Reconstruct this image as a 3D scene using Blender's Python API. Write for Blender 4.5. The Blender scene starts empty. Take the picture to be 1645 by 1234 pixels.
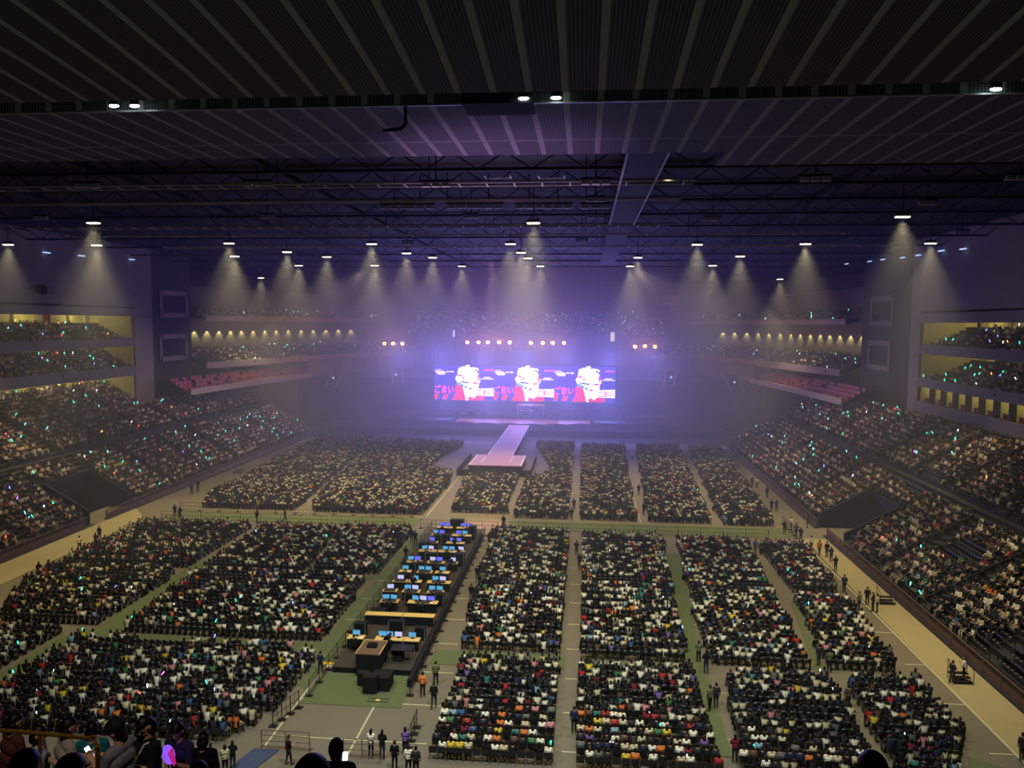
import bpy, math, random
import numpy as np
from mathutils import Vector, Matrix, Euler

random.seed(11)
RNG = np.random.default_rng(11)
SC = bpy.context.scene
COL = SC.collection
PI = math.pi
R = math.radians

# ------------------------------------------------------------------ camera
FPX, CX, CY = 1242.0, 822.5, 617.0
EYE = np.array([0.0, 0.0, 25.0])
YAW, PIT, ROLL = R(5.3), R(4.46), R(0.35)
_f = np.array([-math.sin(YAW) * math.cos(PIT), math.cos(YAW) * math.cos(PIT), -math.sin(PIT)])
_r0 = np.array([math.cos(YAW), math.sin(YAW), 0.0])
_u0 = np.cross(_r0, _f)
_r = _r0 * math.cos(ROLL) + _u0 * math.sin(ROLL)
_u = _u0 * math.cos(ROLL) - _r0 * math.sin(ROLL)
cam_data = bpy.data.cameras.new('camera')
cam = bpy.data.objects.new('camera', cam_data)
COL.objects.link(cam)
cam_data.sensor_fit = 'HORIZONTAL'
cam_data.sensor_width = 36.0
cam_data.lens = FPX / 1645.0 * 36.0
cam_data.clip_end = 1000.0
cam.matrix_world = Matrix(((_r[0], _u[0], -_f[0], EYE[0]), (_r[1], _u[1], -_f[1], EYE[1]), (_r[2], _u[2], -_f[2], EYE[2]), (0, 0, 0, 1)))
SC.camera = cam

SC.view_settings.view_transform = 'Standard'
SC.view_settings.look = 'None'
SC.view_settings.exposure = 0.0
SC.view_settings.gamma = 1.0
SC.view_settings.use_curve_mapping = False
cy = SC.cycles
cy.max_bounces = 4
cy.diffuse_bounces = 2
cy.glossy_bounces = 1
cy.transmission_bounces = 2
cy.transparent_max_bounces = 4
cy.volume_bounces = 0
cy.sample_clamp_indirect = 2.0
cy.caustics_reflective = False
cy.caustics_refractive = False
cy.use_light_tree = True

# ------------------------------------------------------------------ world
w = bpy.data.worlds.new('night')
SC.world = w
w.use_nodes = True
w.node_tree.nodes['Background'].inputs[0].default_value = (0.02, 0.02, 0.03, 1)
w.node_tree.nodes['Background'].inputs[1].default_value = 0.0


def ray(px, py):
    return _f + _r * ((px - CX) / FPX) - _u * ((py - CY) / FPX)


def on_z(px, py, z=0.0):
    d = ray(px, py)
    return EYE + d * ((z - EYE[2]) / d[2])


def on_y(px, py, y):
    d = ray(px, py)
    return EYE + d * (y / d[1])


def on_x(px, py, x):
    d = ray(px, py)
    return EYE + d * (x / d[0])


def on_slope(px, py, x0, z0, s, sg):
    d = ray(px, py)
    t = (z0 - s * sg * x0 - EYE[2]) / (d[2] - s * sg * d[0])
    return EYE + d * t


def project(p):
    v = np.asarray(p, float) - EYE
    z = v @ _f
    return CX + FPX * (v @ _r) / z, CY - FPX * (v @ _u) / z


# ------------------------------------------------------------------ lights
def light(kind, name, loc, power, color, aim=None, angle=60, blend=1.0, radius=0.3, size=None, shadow=True):
    d = bpy.data.lights.new(name, kind)
    d.energy = power
    d.color = color
    if kind == 'SPOT':
        d.spot_size = R(angle)
        d.spot_blend = blend
        d.shadow_soft_size = radius
    elif kind == 'POINT':
        d.shadow_soft_size = radius
    elif kind == 'AREA':
        d.shape = 'RECTANGLE'
        d.size, d.size_y = size
    d.use_shadow = shadow
    o = bpy.data.objects.new(name, d)
    COL.objects.link(o)
    o.location = loc
    if aim is not None:
        o.rotation_euler = (Vector(aim) - Vector(loc)).to_track_quat('-Z', 'Y').to_euler()
    return o


WARM = (1.0, 0.84, 0.46)
COOL = (0.86, 0.97, 0.95)
HOUSE_W = 22500.0      # a house downlight
STAGE_W = 21000.0
LAMP_Z = 34.6
# pixel -> lamp position on the plane the lamps hang in
LAMP_PX = [(13, 392), (150, 357), (155, 393), (368, 390), (377, 411), (461, 404), (419, 446), (480, 426), (525, 412), (597, 391), (602, 426),
           (653, 406), (695, 413), (742, 427), (820, 391), (837, 405), (848, 414), (868, 427), (857, 357), (1025, 413), (1012, 427), (1120, 392),
           (1145, 426), (1189, 411), (1253, 448), (1294, 391), (1450, 347), (1495, 390)]
LAMPS = []
for px, py in LAMP_PX:
    p = on_z(px, py, LAMP_Z)
    LAMPS.append(p)
    light('SPOT', 'house_light', (p[0], p[1], p[2] - 0.35), HOUSE_W * (0.95 if p[1] < 92 else 1.15), WARM, (p[0], p[1] - 2.0, 0), 68, 1.0, 0.35)
BAND_PX = [(182, 168), (215, 168), (841, 156), (893, 155), (1601, 141)]
BAND = [on_z(px, py, 34.06) for px, py in BAND_PX]
for p, k in zip(BAND, (1, .5, 1, .8, .9)):
    light('SPOT', 'band_light', (p[0], p[1] + 0.1, p[2] - 0.3), 17000 * k, COOL, (p[0] * 0.9, p[1] + 22, 0), 100, 1.0, 0.3)
# the same house lights carry on above the near seats, behind the edge of the panelled ceiling
for x, y in ((-44, 55), (-26, 58), (-9, 54), (6, 58), (21, 54), (36, 60), (-60, 62)):
    light('SPOT', 'house_light', (x, y, 36.0), HOUSE_W * 0.62, WARM, (x, y, 0), 88, 1.0, 0.35)

# stage: blue-violet wash thrown out into the smoke over the audience, pink keys on the runway
VIOLET = (0.19, 0.205, 1.0)
for x in (-44, -34, -24, -14, -4, 6, 16):
    light('SPOT', 'stage_wash', (x, 183, 17.0), STAGE_W * (1.0 if -36 < x < 8 else 0.6), VIOLET, (-11 + (x + 14) * 0.8, 110, 14), 165, 1.0, 3.5)
for x in (-34, -24, -14, -4, 6):
    light('SPOT', 'stage_wash', (x, 188.6, 5.3), STAGE_W * 0.6, VIOLET, (-12 + (x + 14) * 0.8, 110, 20), 160, 1.0, 3.0)
light('SPOT', 'added_roof_spot', (-13.6, 56.5, 2.6), 42000, (0.70, 0.36, 1.0), (-4.8, 42.0, 34.0), 24, 1.0, 0.3)  # two unseen spots added at the mixing desks to tint ceiling and catwalks violet
light('SPOT', 'added_roof_spot', (-13.6, 57.5, 2.6), 42000, (0.80, 0.46, 0.9), (-7, 58, 36.0), 36, 1.0, 0.3)
light('SPOT', 'stage_key', (-15, 128, 34), 9000, (1.0, 0.52, 0.50), (-14.5, 142, 1.5), 44, 0.9, 0.4)
light('SPOT', 'stage_key', (-12, 100, 34), 100000, (1.0, 0.50, 0.42), (-12, 93.5, 0), 15, 1.0, 0.4)
light('SPOT', 'added_stand_spot', (8, 128, 34), 26000, (1.0, 0.74, 0.56), (42, 130, 7), 62, 1.0, 0.4)  # this spot and the next are added to brighten the far stand blocks
light('SPOT', 'added_stand_spot', (-38, 132, 34), 22000, (1.0, 0.74, 0.60), (-70, 136, 7), 62, 1.0, 0.4)
light('SPOT', 'added_tier_spot', (-3, 2, 33.5), 2400, (1.0, 0.92, 0.80), (-6.6, 9.0, 19.5), 26, 1.0, 0.3)  # unseen spot, added to brighten the foreground people
# unseen uplights, added to brighten the panelled ceiling
for x in (-40, -14, 12):
    light('SPOT', 'added_ceiling_uplight', (x, 12, 18), 1050, (0.80, 0.92, 0.80), (x * 0.9, 34, 35), 120, 1.0, 0.6)


# ------------------------------------------------------------------ materials
def lin(c):
    return tuple((v / 255.0 / 12.92) if v / 255.0 <= 0.04045 else ((v / 255.0 + 0.055) / 1.055) ** 2.4 for v in c)


MATS = {}


def mat(name, rgb=(128, 128, 128), rough=0.7, metal=0.0, noise=0.12, nscale=3.0, emit=None, strength=0.0, objcol=False, attr=None, spec=0.3, light_mesh=False):
    if name in MATS:
        return MATS[name]
    m = bpy.data.materials.new(name)
    m.use_nodes = True
    nt = m.node_tree
    b = nt.nodes['Principled BSDF']
    b.inputs['Roughness'].default_value = rough
    b.inputs['Metallic'].default_value = metal
    b.inputs['Specular IOR Level'].default_value = spec
    src = None
    if objcol:
        n = nt.nodes.new('ShaderNodeObjectInfo')
        src = n.outputs['Color']
    elif attr:
        n = nt.nodes.new('ShaderNodeAttribute')
        n.attribute_name = attr
        src = n.outputs['Color']
    if noise > 0:
        tc = nt.nodes.new('ShaderNodeTexCoord')
        nz = nt.nodes.new('ShaderNodeTexNoise')
        nz.inputs['Scale'].default_value = nscale
        nz.inputs['Detail'].default_value = 4
        nt.links.new(tc.outputs['Object'], nz.inputs['Vector'])
        mr = nt.nodes.new('ShaderNodeMapRange')
        mr.inputs['To Min'].default_value = 1 - noise
        mr.inputs['To Max'].default_value = 1 + noise
        nt.links.new(nz.outputs['Fac'], mr.inputs['Value'])
        mx = nt.nodes.new('ShaderNodeMix')
        mx.data_type = 'RGBA'
        mx.blend_type = 'MULTIPLY'
        mx.inputs['Factor'].default_value = 1.0
        if src is not None:
            nt.links.new(src, mx.inputs[6])
        else:
            mx.inputs[6].default_value = (*lin(rgb), 1)
        nt.links.new(mr.outputs['Result'], mx.inputs[7])
        src = mx.outputs[2]
    if src is not None:
        nt.links.new(src, b.inputs['Base Color'])
    else:
        b.inputs['Base Color'].default_value = (*lin(rgb), 1)
    if emit is not None:
        if emit == 'object':
            n = nt.nodes.new('ShaderNodeObjectInfo')
            nt.links.new(n.outputs['Color'], b.inputs['Emission Color'])
        else:
            b.inputs['Emission Color'].default_value = (*lin(emit), 1)
        b.inputs['Emission Strength'].default_value = strength
        if not light_mesh:
            try:
                m.cycles.emission_sampling = 'NONE'
            except Exception:
                pass
    MATS[name] = m
    return m


M_FLOOR = mat('floor_mat', (104, 95, 80), 0.8, noise=0.10, nscale=0.35)
M_GREEN = mat('green_turf_cover', (84, 92, 60), 0.9, noise=0.12, nscale=0.8)
M_BEIGE = mat('beige_walkway', (150, 134, 98), 0.85, noise=0.10, nscale=0.5)
M_LINE = mat('pale_joint_tape', (176, 168, 132), 0.7, noise=0.15)
M_CONC = mat('dark_concrete', (44, 44, 46), 0.9, noise=0.2)
M_STEP = mat('terrace_concrete', (48, 47, 47), 0.9, noise=0.2)
M_FASCIA = mat('balcony_fascia', (104, 96, 96), 0.8, noise=0.06, nscale=0.7)
M_FASCIAW = mat('pale_fascia', (170, 152, 128), 0.8, noise=0.06, nscale=0.7)
M_WALL = mat('grey_wall', (122, 114, 110), 0.9, noise=0.05, nscale=0.3)
M_CREAM = mat('cream_wall', (190, 180, 118), 0.9, noise=0.05)
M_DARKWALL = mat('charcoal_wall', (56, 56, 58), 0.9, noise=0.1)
M_BLACK = mat('matte_black', (16, 16, 18), 0.8, noise=0.1)
M_DRAPE = mat('black_drape', (22, 22, 28), 0.95, noise=0.25, nscale=1.5)
M_GRID = mat('dark_roof_steel', (26, 26, 30), 0.8, noise=0.2)
M_STEEL = mat('galvanised_steel', (150, 150, 152), 0.4, metal=0.6, noise=0.08)
M_DSTEEL = mat('dark_steel', (48, 47, 50), 0.5, metal=0.5, noise=0.08)
M_RAILB = mat('brown_rail', (98, 74, 62), 0.6, noise=0.1)
M_GOLD = mat('brass_rail', (190, 140, 40), 0.3, metal=0.8, noise=0.05)
M_WOOD = mat('plywood', (205, 170, 100), 0.7, noise=0.12, nscale=5)
M_BROWN = mat('brown_ply', (98, 76, 58), 0.7, noise=0.12, nscale=5)
M_DECK = mat('stage_deck', (176, 128, 120), 0.6, noise=0.06)
M_WHITE = mat('white_tape', (225, 215, 205), 0.6, noise=0.03)
M_RED = mat('red_seat_plastic', (150, 42, 28), 0.5, noise=0.1)
M_YELLOW = mat('yellow_cover', (225, 180, 20), 0.6, noise=0.05)
M_SKIN = mat('skin', (190, 142, 108), 0.6, noise=0.06, nscale=8)
M_HAIR = mat('hair', objcol=True, rough=0.5, noise=0.15, nscale=20)
M_CLOTH = mat('cloth', objcol=True, rough=0.9, noise=0.10, nscale=6)
M_CROWD = mat('crowd_cloth_and_skin', attr='Col', rough=0.85, noise=0.0)
M_CHAIRM = mat('chair_shell', (26, 28, 29), 0.34, noise=0.1, spec=0.5)
M_CHAIRF = mat('chair_tube', (92, 94, 96), 0.3, metal=0.8, noise=0.05)
M_STICK = mat('glow_tube', objcol=True, noise=0, emit='object', strength=5.0)
M_SCRB = mat('phone_glow', (20, 20, 25), 0.3, noise=0, emit=(215, 230, 255), strength=3.0)
M_LAMP = mat('lamp_lens', (255, 240, 200), 0.4, noise=0, emit=(255, 236, 190), strength=14.0)
M_LAMPC = mat('cool_lamp_lens', (240, 255, 255), 0.4, noise=0, emit=(225, 255, 250), strength=16.0)
M_ORANGE = mat('orange_lens', (255, 160, 90), 0.4, noise=0, emit=(255, 170, 110), strength=1.6)
M_MON = mat('blue_monitor_glow', (20, 30, 40), 0.3, noise=0.0, emit=(86, 160, 205), strength=1.1)
M_MONV = mat('violet_monitor_glow', (20, 20, 40), 0.3, noise=0.0, emit=(96, 100, 230), strength=1.3)
M_MONW = mat('pale_monitor_glow', (30, 30, 40), 0.3, noise=0.0, emit=(190, 190, 235), strength=1.1)
M_VIOLET = mat('led_violet', (60, 50, 200), 0.5, noise=0.0, emit=(70, 58, 210), strength=0.8, light_mesh=True)
M_LEDW = mat('led_white', (255, 255, 255), 0.5, noise=0.0, emit=(255, 250, 255), strength=1.6, light_mesh=True)
M_LEDR = mat('led_red', (255, 20, 40), 0.5, noise=0.0, emit=(255, 10, 44), strength=1.1, light_mesh=True)
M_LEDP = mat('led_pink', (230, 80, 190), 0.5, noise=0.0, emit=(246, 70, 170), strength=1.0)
M_LEDC = mat('led_cyan', (90, 200, 240), 0.5, noise=0.0, emit=(110, 205, 245), strength=1.1)
M_TEAL = mat('dim_work_light', (200, 220, 255), 0.4, noise=0, emit=(170, 200, 255), strength=1.3)


def panel_ceiling_mat():
    m = bpy.data.materials.new('louvred_ceiling_panels')
    m.use_nodes = True
    nt = m.node_tree
    b = nt.nodes['Principled BSDF']
    b.inputs['Roughness'].default_value = 0.8
    tc = nt.nodes.new('ShaderNodeTexCoord')
    sx = nt.nodes.new('ShaderNodeSeparateXYZ')
    nt.links.new(tc.outputs['Object'], sx.inputs[0])

    def math_(op, a, bv):
        n = nt.nodes.new('ShaderNodeMath')
        n.operation = op
        for i, v in enumerate((a, bv)):
            if v is None:
                continue
            if isinstance(v, (int, float)):
                n.inputs[i].default_value = v
            else:
                nt.links.new(v, n.inputs[i])
        return n.outputs[0]
    x = math_('ADD', sx.outputs['X'], 200.0 - 0.35 + 0.14)
    fr = math_('FRACT', math_('DIVIDE', x, 1.4), None)
    seam = math_('LESS_THAN', fr, 0.19)
    fine = math_('LESS_THAN', math_('FRACT', math_('DIVIDE', x, 0.14), None), 0.38)
    yj = math_('LESS_THAN', math_('FRACT', math_('DIVIDE', math_('ADD', sx.outputs['Y'], 200.0 - 38.7), 20.0), None), 0.008)
    base = nt.nodes.new('ShaderNodeMix')
    base.data_type = 'RGBA'
    base.inputs[6].default_value = (*lin((24, 24, 24)), 1)
    base.inputs[7].default_value = (*lin((66, 66, 66)), 1)
    nt.links.new(fine, base.inputs['Factor'])
    top = nt.nodes.new('ShaderNodeMix')
    top.data_type = 'RGBA'
    nt.links.new(math_('MAXIMUM', seam, yj), top.inputs['Factor'])
    nt.links.new(base.outputs[2], top.inputs[6])
    top.inputs[7].default_value = (*lin((116, 116, 112)), 1)
    nt.links.new(top.outputs[2], b.inputs['Base Color'])
    return m


M_PANEL = panel_ceiling_mat()


# ------------------------------------------------------------------ helpers
class MB:
    """Collects shapes; build() links them as one mesh object."""

    def __init__(self):
        self.v, self.f = [], []

    def add(self, verts, faces):
        n = len(self.v)
        self.v += [tuple(map(float, p)) for p in verts]
        self.f += [tuple(i + n for i in f) for f in faces]
        return self

    def box(self, c, s, rz=0.0, top=1.0):
        x, y, z = s[0] / 2, s[1] / 2, s[2] / 2
        P = [(-x, -y, -z), (x, -y, -z), (x, y, -z), (-x, y, -z), (-x * top, -y * top, z), (x * top, -y * top, z), (x * top, y * top, z), (-x * top, y * top, z)]
        cs, sn = math.cos(rz), math.sin(rz)
        P = [(c[0] + a * cs - b * sn, c[1] + a * sn + b * cs, c[2] + d) for a, b, d in P]
        return self.add(P, [(0, 3, 2, 1), (4, 5, 6, 7), (0, 1, 5, 4), (1, 2, 6, 5), (2, 3, 7, 6), (3, 0, 4, 7)])

    def bounds(self, x0, x1, y0, y1, z0, z1):
        return self.box(((x0 + x1) / 2, (y0 + y1) / 2, (z0 + z1) / 2), (abs(x1 - x0), abs(y1 - y0), abs(z1 - z0)))

    def tube(self, p0, p1, r0, r1=None, n=8):
        r1 = r0 if r1 is None else r1
        a, b = Vector(p0), Vector(p1)
        d = (b - a)
        if d.length < 1e-6:
            return self
        d.normalize()
        s = d.orthogonal().normalized()
        t = d.cross(s)
        P = []
        for q, rr in ((a, r0), (b, r1)):
            for i in range(n):
                an = 2 * PI * i / n
                P.append(q + s * math.cos(an) * rr + t * math.sin(an) * rr)
        F = [(i, (i + 1) % n, n + (i + 1) % n, n + i) for i in range(n)]
        F += [tuple(range(n - 1, -1, -1)), tuple(range(n, 2 * n))]
        return self.add(P, F)

    def path(self, pts, r, n=6):
        for a, b in zip(pts[:-1], pts[1:]):
            self.tube(a, b, r, n=n)
        return self

    def ball(self, c, r, seg=10, rings=7):
        rx, ry, rz = (r, r, r) if isinstance(r, (int, float)) else r
        P = [(c[0], c[1], c[2] - rz)]
        for j in range(1, rings):
            ph = -PI / 2 + PI * j / rings
            for i in range(seg):
                th = 2 * PI * i / seg
                P.append((c[0] + rx * math.cos(ph) * math.cos(th), c[1] + ry * math.cos(ph) * math.sin(th), c[2] + rz * math.sin(ph)))
        P.append((c[0], c[1], c[2] + rz))
        F = [(0, 1 + (i + 1) % seg, 1 + i) for i in range(seg)]
        for j in range(rings - 2):
            for i in range(seg):
                a, b = 1 + j * seg + i, 1 + j * seg + (i + 1) % seg
                F.append((a, b, b + seg, a + seg))
        t = len(P) - 1
        F += [(t, t - seg + i, t - seg + (i + 1) % seg) for i in range(seg)]
        return self.add(P, F)

    def capsule(self, p0, p1, r0, r1=None):
        r1 = r0 if r1 is None else r1
        self.tube(p0, p1, r0, r1, 10)
        self.ball(p0, r0)
        return self.ball(p1, r1)

    def prism(self, poly, z0, z1):
        n = len(poly)
        P = [(x, y, z0) for x, y in poly] + [(x, y, z1) for x, y in poly]
        F = [tuple(range(n - 1, -1, -1)), tuple(range(n, 2 * n))] + [(i, (i + 1) % n, n + (i + 1) % n, n + i) for i in range(n)]
        return self.add(P, F)

    def slab_xz(self, poly, y0, y1):
        """A polygon in x,z given thickness along y."""
        n = len(poly)
        P = [(x, y0, z) for x, z in poly] + [(x, y1, z) for x, z in poly]
        F = [tuple(range(n)), tuple(range(2 * n - 1, n - 1, -1))] + [(i, n + i, n + (i + 1) % n, (i + 1) % n) for i in range(n)]
        return self.add(P, F)

    def mesh(self, name, m=None, smooth=False):
        me = bpy.data.meshes.new(name)
        me.from_pydata(self.v, [], self.f)
        if m is not None:
            me.materials.append(m)
        if smooth:
            me.polygons.foreach_set('use_smooth', [True] * len(me.polygons))
        me.update()
        return me

    def build(self, name, m, parent=None, smooth=False, loc=None):
        return link(name, self.mesh(name, m, smooth), parent, loc)


def link(name, me, parent=None, loc=None):
    o = bpy.data.objects.new(name, me)
    COL.objects.link(o)
    if parent is not None:
        o.parent = parent
    if loc is not None:
        o.location = loc
    return o


def tag(o, label, cat, group=None):
    o['label'] = label
    o['category'] = cat
    if group:
        o['group'] = group
    return o


def empty(name, label, cat, loc=(0, 0, 0), rz=0.0, group=None):
    o = bpy.data.objects.new(name, None)
    o.empty_display_size = 0.3
    COL.objects.link(o)
    o.location = loc
    o.rotation_euler = (0, 0, rz)
    return tag(o, label, cat, group)


def struct(name, mb, m, smooth=False):
    o = mb.build(name, m, smooth=smooth)
    o['kind'] = 'structure'
    return o


KIDS = {}


def children(o):
    return [c for c in COL.objects if c.parent is o]


def dup(root, kids, loc, rz, label, group=None, scale=1.0):
    """A copy of a thing and of its parts (kids: [(part, [sub-parts])])."""
    c = root.copy()
    COL.objects.link(c)
    c.location = loc
    c.rotation_euler = (0, 0, rz)
    c.scale = (scale,) * 3
    c['label'] = label
    if group:
        c['group'] = group
    out = []
    for k, subs in kids:
        d = k.copy()
        COL.objects.link(d)
        d.parent = c
        out.append(d)
        for s in subs:
            e = s.copy()
            COL.objects.link(e)
            e.parent = d
            out.append(e)
    return c, out


ORD = ['first', 'second', 'third', 'fourth', 'fifth', 'sixth', 'seventh', 'eighth', 'ninth', 'tenth', 'eleventh', 'twelfth', 'thirteenth', 'fourteenth', 'fifteenth',
       'sixteenth', 'seventeenth', 'eighteenth', 'nineteenth', 'twentieth', 'twenty-first', 'twenty-second', 'twenty-third', 'twenty-fourth', 'twenty-fifth', 'twenty-sixth',
       'twenty-seventh', 'twenty-eighth', 'twenty-ninth', 'thirtieth'] + ['later'] * 60


def inside(poly, x, y):
    c = False
    j = len(poly) - 1
    for i in range(len(poly)):
        xi, yi = poly[i]
        xj, yj = poly[j]
        if (yi > y) != (yj > y) and x < (xj - xi) * (y - yi) / (yj - yi) + xi:
            c = not c
        j = i
    return c


# ================================================================== THE HALL
# ------------------------------------------------------------------ floor
struct('floor', MB().bounds(-64, 34, 18, 232, -0.3, 0.0), M_FLOOR)
g = MB()
gz = 0.012
for poly in ([(-19.6, 89), (-18.1, 89), (-18.3, 56), (-19.9, 57), (-20.2, 63)],
             [(-53.5, 92.2), (-20.5, 92.2), (-20.5, 96.2), (-53.5, 96.2)],
             [(-9.2, 92.2), (25.2, 92.2), (25.2, 96.4), (-9.2, 96.4)],
             [(-38.4, 73.0), (-20.0, 73.2), (-20.2, 71.9), (-38.0, 71.9)],
             [(-39.2, 57.2), (-18.3, 57.0), (-18.6, 49.6), (-19.4, 50), (-19.5, 54.9), (-39.2, 55.2)],
             [(-39.9, 76), (-38.6, 76), (-36.8, 57.4), (-38.9, 55), (-39.2, 45), (-41.0, 45), (-41.0, 56), (-39.4, 58)],
             [(-18.2, 52.2), (-11.6, 52.2), (-11.6, 47.6), (-18.3, 47.6)],
             [(-11.0, 56.8), (-1.1, 56.8), (-1.1, 54.3), (-11.0, 54.3)],
             [(0.2, 56), (8, 56), (8, 54), (0.2, 54)],
             [(8.1, 84), (10.7, 84), (9.2, 60), (8.9, 44), (8.0, 44), (7.9, 58)],
             [(18.9, 70), (19.3, 70), (17.5, 55), (16.8, 41), (16.5, 41), (16.9, 55)],
             [(22.6, 45.5), (25.3, 43.5), (25.3, 36), (20.6, 36), (20.8, 41)]):
    gz += 0.003
    g.prism(poly, 0.002, gz)
struct('floor_green_cover', g, M_GREEN)
b = MB()
b.prism([(25.4, 36), (28.6, 36), (28.6, 92), (25.9, 92)], 0.002, 0.03)
b.prism([(-59.4, 60), (-54.6, 60), (-55.4, 92), (-59.6, 97)], 0.002, 0.03)
struct('floor_beige_walkway', b, M_BEIGE)
l = MB()
for y in (43.6, 48.2, 53, 58, 63, 68, 73, 78, 83, 88):
    l.bounds(-18.4, -9.5 if y > 55 else -9.0, y - 0.05, y + 0.05, 0.0, 0.014)
    l.bounds(-1.0, 0.2, y - 0.05, y + 0.05, 0.0, 0.014)
for y in (46, 52, 58, 64, 70, 76, 82):
    l.bounds(8.2, 10.2, y - 0.04, y + 0.04, 0.0, 0.014)
    l.bounds(24, 25.5, y - 0.05, y + 0.05, 0.0, 0.014)
for y in (62, 67, 72, 77, 82):
    l.bounds(-19.8, -18.2, y - 0.04, y + 0.04, 0.0, 0.016)
l.bounds(-18.55, -18.43, 37, 53.5, 0, 0.014)
l.bounds(-13.4, -13.28, 37, 48.2, 0, 0.014)
l.bounds(-9.05, -8.95, 100, 112, 0, 0.014)
l.bounds(25.42, 25.56, 40, 92, 0.0, 0.034)
l.bounds(-20.1, -20.0, 97, 126, 0, 0.014)
l.bounds(7.4, 7.5, 97, 150, 0, 0.014)
struct('floor_joint_lines', l, M_LINE)

struct('floor_black_pit', MB().bounds(-64, 34, 162.5, 232, 0.0, 0.02), M_BLACK)

# ------------------------------------------------------------------ ceilings
XL, XR = -78.0, 50.0        # faces of the side balconies
S0, S1 = float(on_z(822, 148, 34.0)[1]), float(on_z(822, 166, 34.0)[1])
ca = MB()
P0, P1 = (-95, -8, 38.3), (70, S0, 34.0)
ca.add([(-95, -8, 38.3), (70, -8, 38.3), (70, S0, 34.0), (-95, S0, 34.0), (-95, -8, 38.8), (70, -8, 38.8), (70, S0, 34.6), (-95, S0, 34.6)],
       [(0, 1, 2, 3), (7, 6, 5, 4), (0, 4, 5, 1), (1, 5, 6, 2), (2, 6, 7, 3), (3, 7, 4, 0)])
struct('ceiling_sloped_panels', ca, M_PANEL)
cb = MB()
cb.bounds(-95, 7.2, S1, 42.0, 34.0, 34.5)
cb.bounds(7.2, 70, S1, 45.5, 34.0, 34.5)
struct('ceiling_flat_panels', cb, M_PANEL)
struct('ceiling_lamp_slot', MB().bounds(-95, 70, S0 - .05, S1 + .05, 34.5, 35.0), M_BLACK)
struct('ceiling', MB().bounds(-98, 75, 42.0, 236, 38.0, 38.4).bounds(-98, 75, 42.0, 42.3, 34.4, 38.2), M_GRID)
tr_ = MB()
tr_.bounds(-95, 70, S1 - .05, S1 + 0.03, 33.96, 34.02)
struct('trim_1', tr_, M_STEEL)

bx = MB()
p0, p1 = on_z(741, 165, 33.95), on_z(860, 182, 33.95)
bx.bounds(p0[0], p1[0], p0[1], p1[1], 33.9, 34.45)
o = bx.build('equipment_box', mat('deep_black', (7, 7, 8), 0.9, noise=0.05))
tag(o, 'flat black equipment box under the ceiling slot, above the stage axis', 'box')
p = on_z(645, 168, 33.9)
hk = MB().path([(p[0], S1 + .2, 34.03), (p[0], S1 + .2, 33.3), (p[0] - 0.2, S1 + .2, 33.1), (p[0] - 0.95, S1 + .2, 33.05)], 0.07, 8)
o = hk.build('camera_bracket', M_BLACK)
tag(o, 'black bent pipe bracket hanging from the panelled ceiling left of the black box', 'bracket')

# transverse catwalks with rungs, one longitudinal catwalk, roof beams
def catwalk(y, z, x0, x1, wdt, step, label, m=M_DSTEEL):
    t = empty('roof_catwalk', label, 'catwalk', ((x0 + x1) / 2, y, z))
    hx = (x1 - x0) / 2
    for s in (-1, 1):
        MB().bounds(-hx, hx, s * wdt / 2 - 0.06, s * wdt / 2 + 0.06, -0.06, 0.06).build('side_rail', m, t)
    r_ = MB()
    k = -hx
    while k < hx:
        r_.bounds(k - 0.06, k + 0.06, -wdt / 2, wdt / 2, -0.10, -0.02)
        k += step
    r_.build('cross_rungs', m, t)  # separate parallel rungs, not joined into a lattice
    k = -hx
    while k < hx:
        MB().tube((k, 0, 0.05), (k, 0, 38.0 - z), 0.04, n=5).build('hanger_rod', M_GRID, t)
        k += 12
    return t


M_CAT = mat('catwalk_paint', (165, 160, 160), 0.6, noise=0.1)
for i, (py, wdt, step, x0, x1, lab) in enumerate([
        (295, 1.5, 2.1, -60, 8, 'grey ladder-like catwalk nearest the panelled ceiling edge'),
        (322, 0.7, 30, -60, 8, 'narrow grey twin-rail catwalk, second from the panelled ceiling'),
        (363, 1.6, 2.1, -70, 9, 'grey ladder-like catwalk, third from the panelled ceiling'),
        (377, 1.2, 5.6, -60, 30, 'grey catwalk with wide-spaced rungs, fourth from the panelled ceiling'),
        (396, 1.5, 3.0, -60, 40, 'grey catwalk farthest from the panelled ceiling, in the haze')]):
    y = on_z(850, py, 35.6)[1]
    catwalk(y, 35.6, x0, x1, wdt, step, lab, M_CAT)
xa, xb = on_z(1007, 250, 35.6), on_z(1072, 250, 35.6)
t = empty('roof_catwalk', 'long dark catwalk running toward the stage, edged by two pale rails', 'catwalk', (0, 0, 35.6))
MB().bounds(xa[0], xb[0], 44, 140, 0.05, 0.15).build('walkway_plate', M_GRID, t)
for x in (xa[0], xb[0]):
    MB().bounds(x - 0.07, x + 0.07, 44, 84, -0.1, 0.1).build('side_rail', M_CAT, t)
for i, y in enumerate((47, 52, 58, 65, 73, 82, 92, 103, 115, 128, 142, 156)):
    bm = MB()
    for zz in (36.3, 37.6):
        bm.bounds(-80, 50, y - 0.15, y + 0.15, zz, zz + 0.22)
    k = -80
    while k < 50:
        bm.tube((k, y, 36.4), (k + 2, y, 37.7), 0.06, n=4)
        bm.tube((k + 2, y, 37.7), (k + 4, y, 36.4), 0.06, n=4)
        k += 4
    o = struct('ceiling_beam', bm, M_GRID)
for i, x in enumerate((-66, -52, -38, -24, 22, 36)):
    bm = MB().bounds(x - 0.2, x + 0.2, 43, 200, 36.6, 37.0)
    struct('ceiling_joist', bm, M_GRID)
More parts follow.
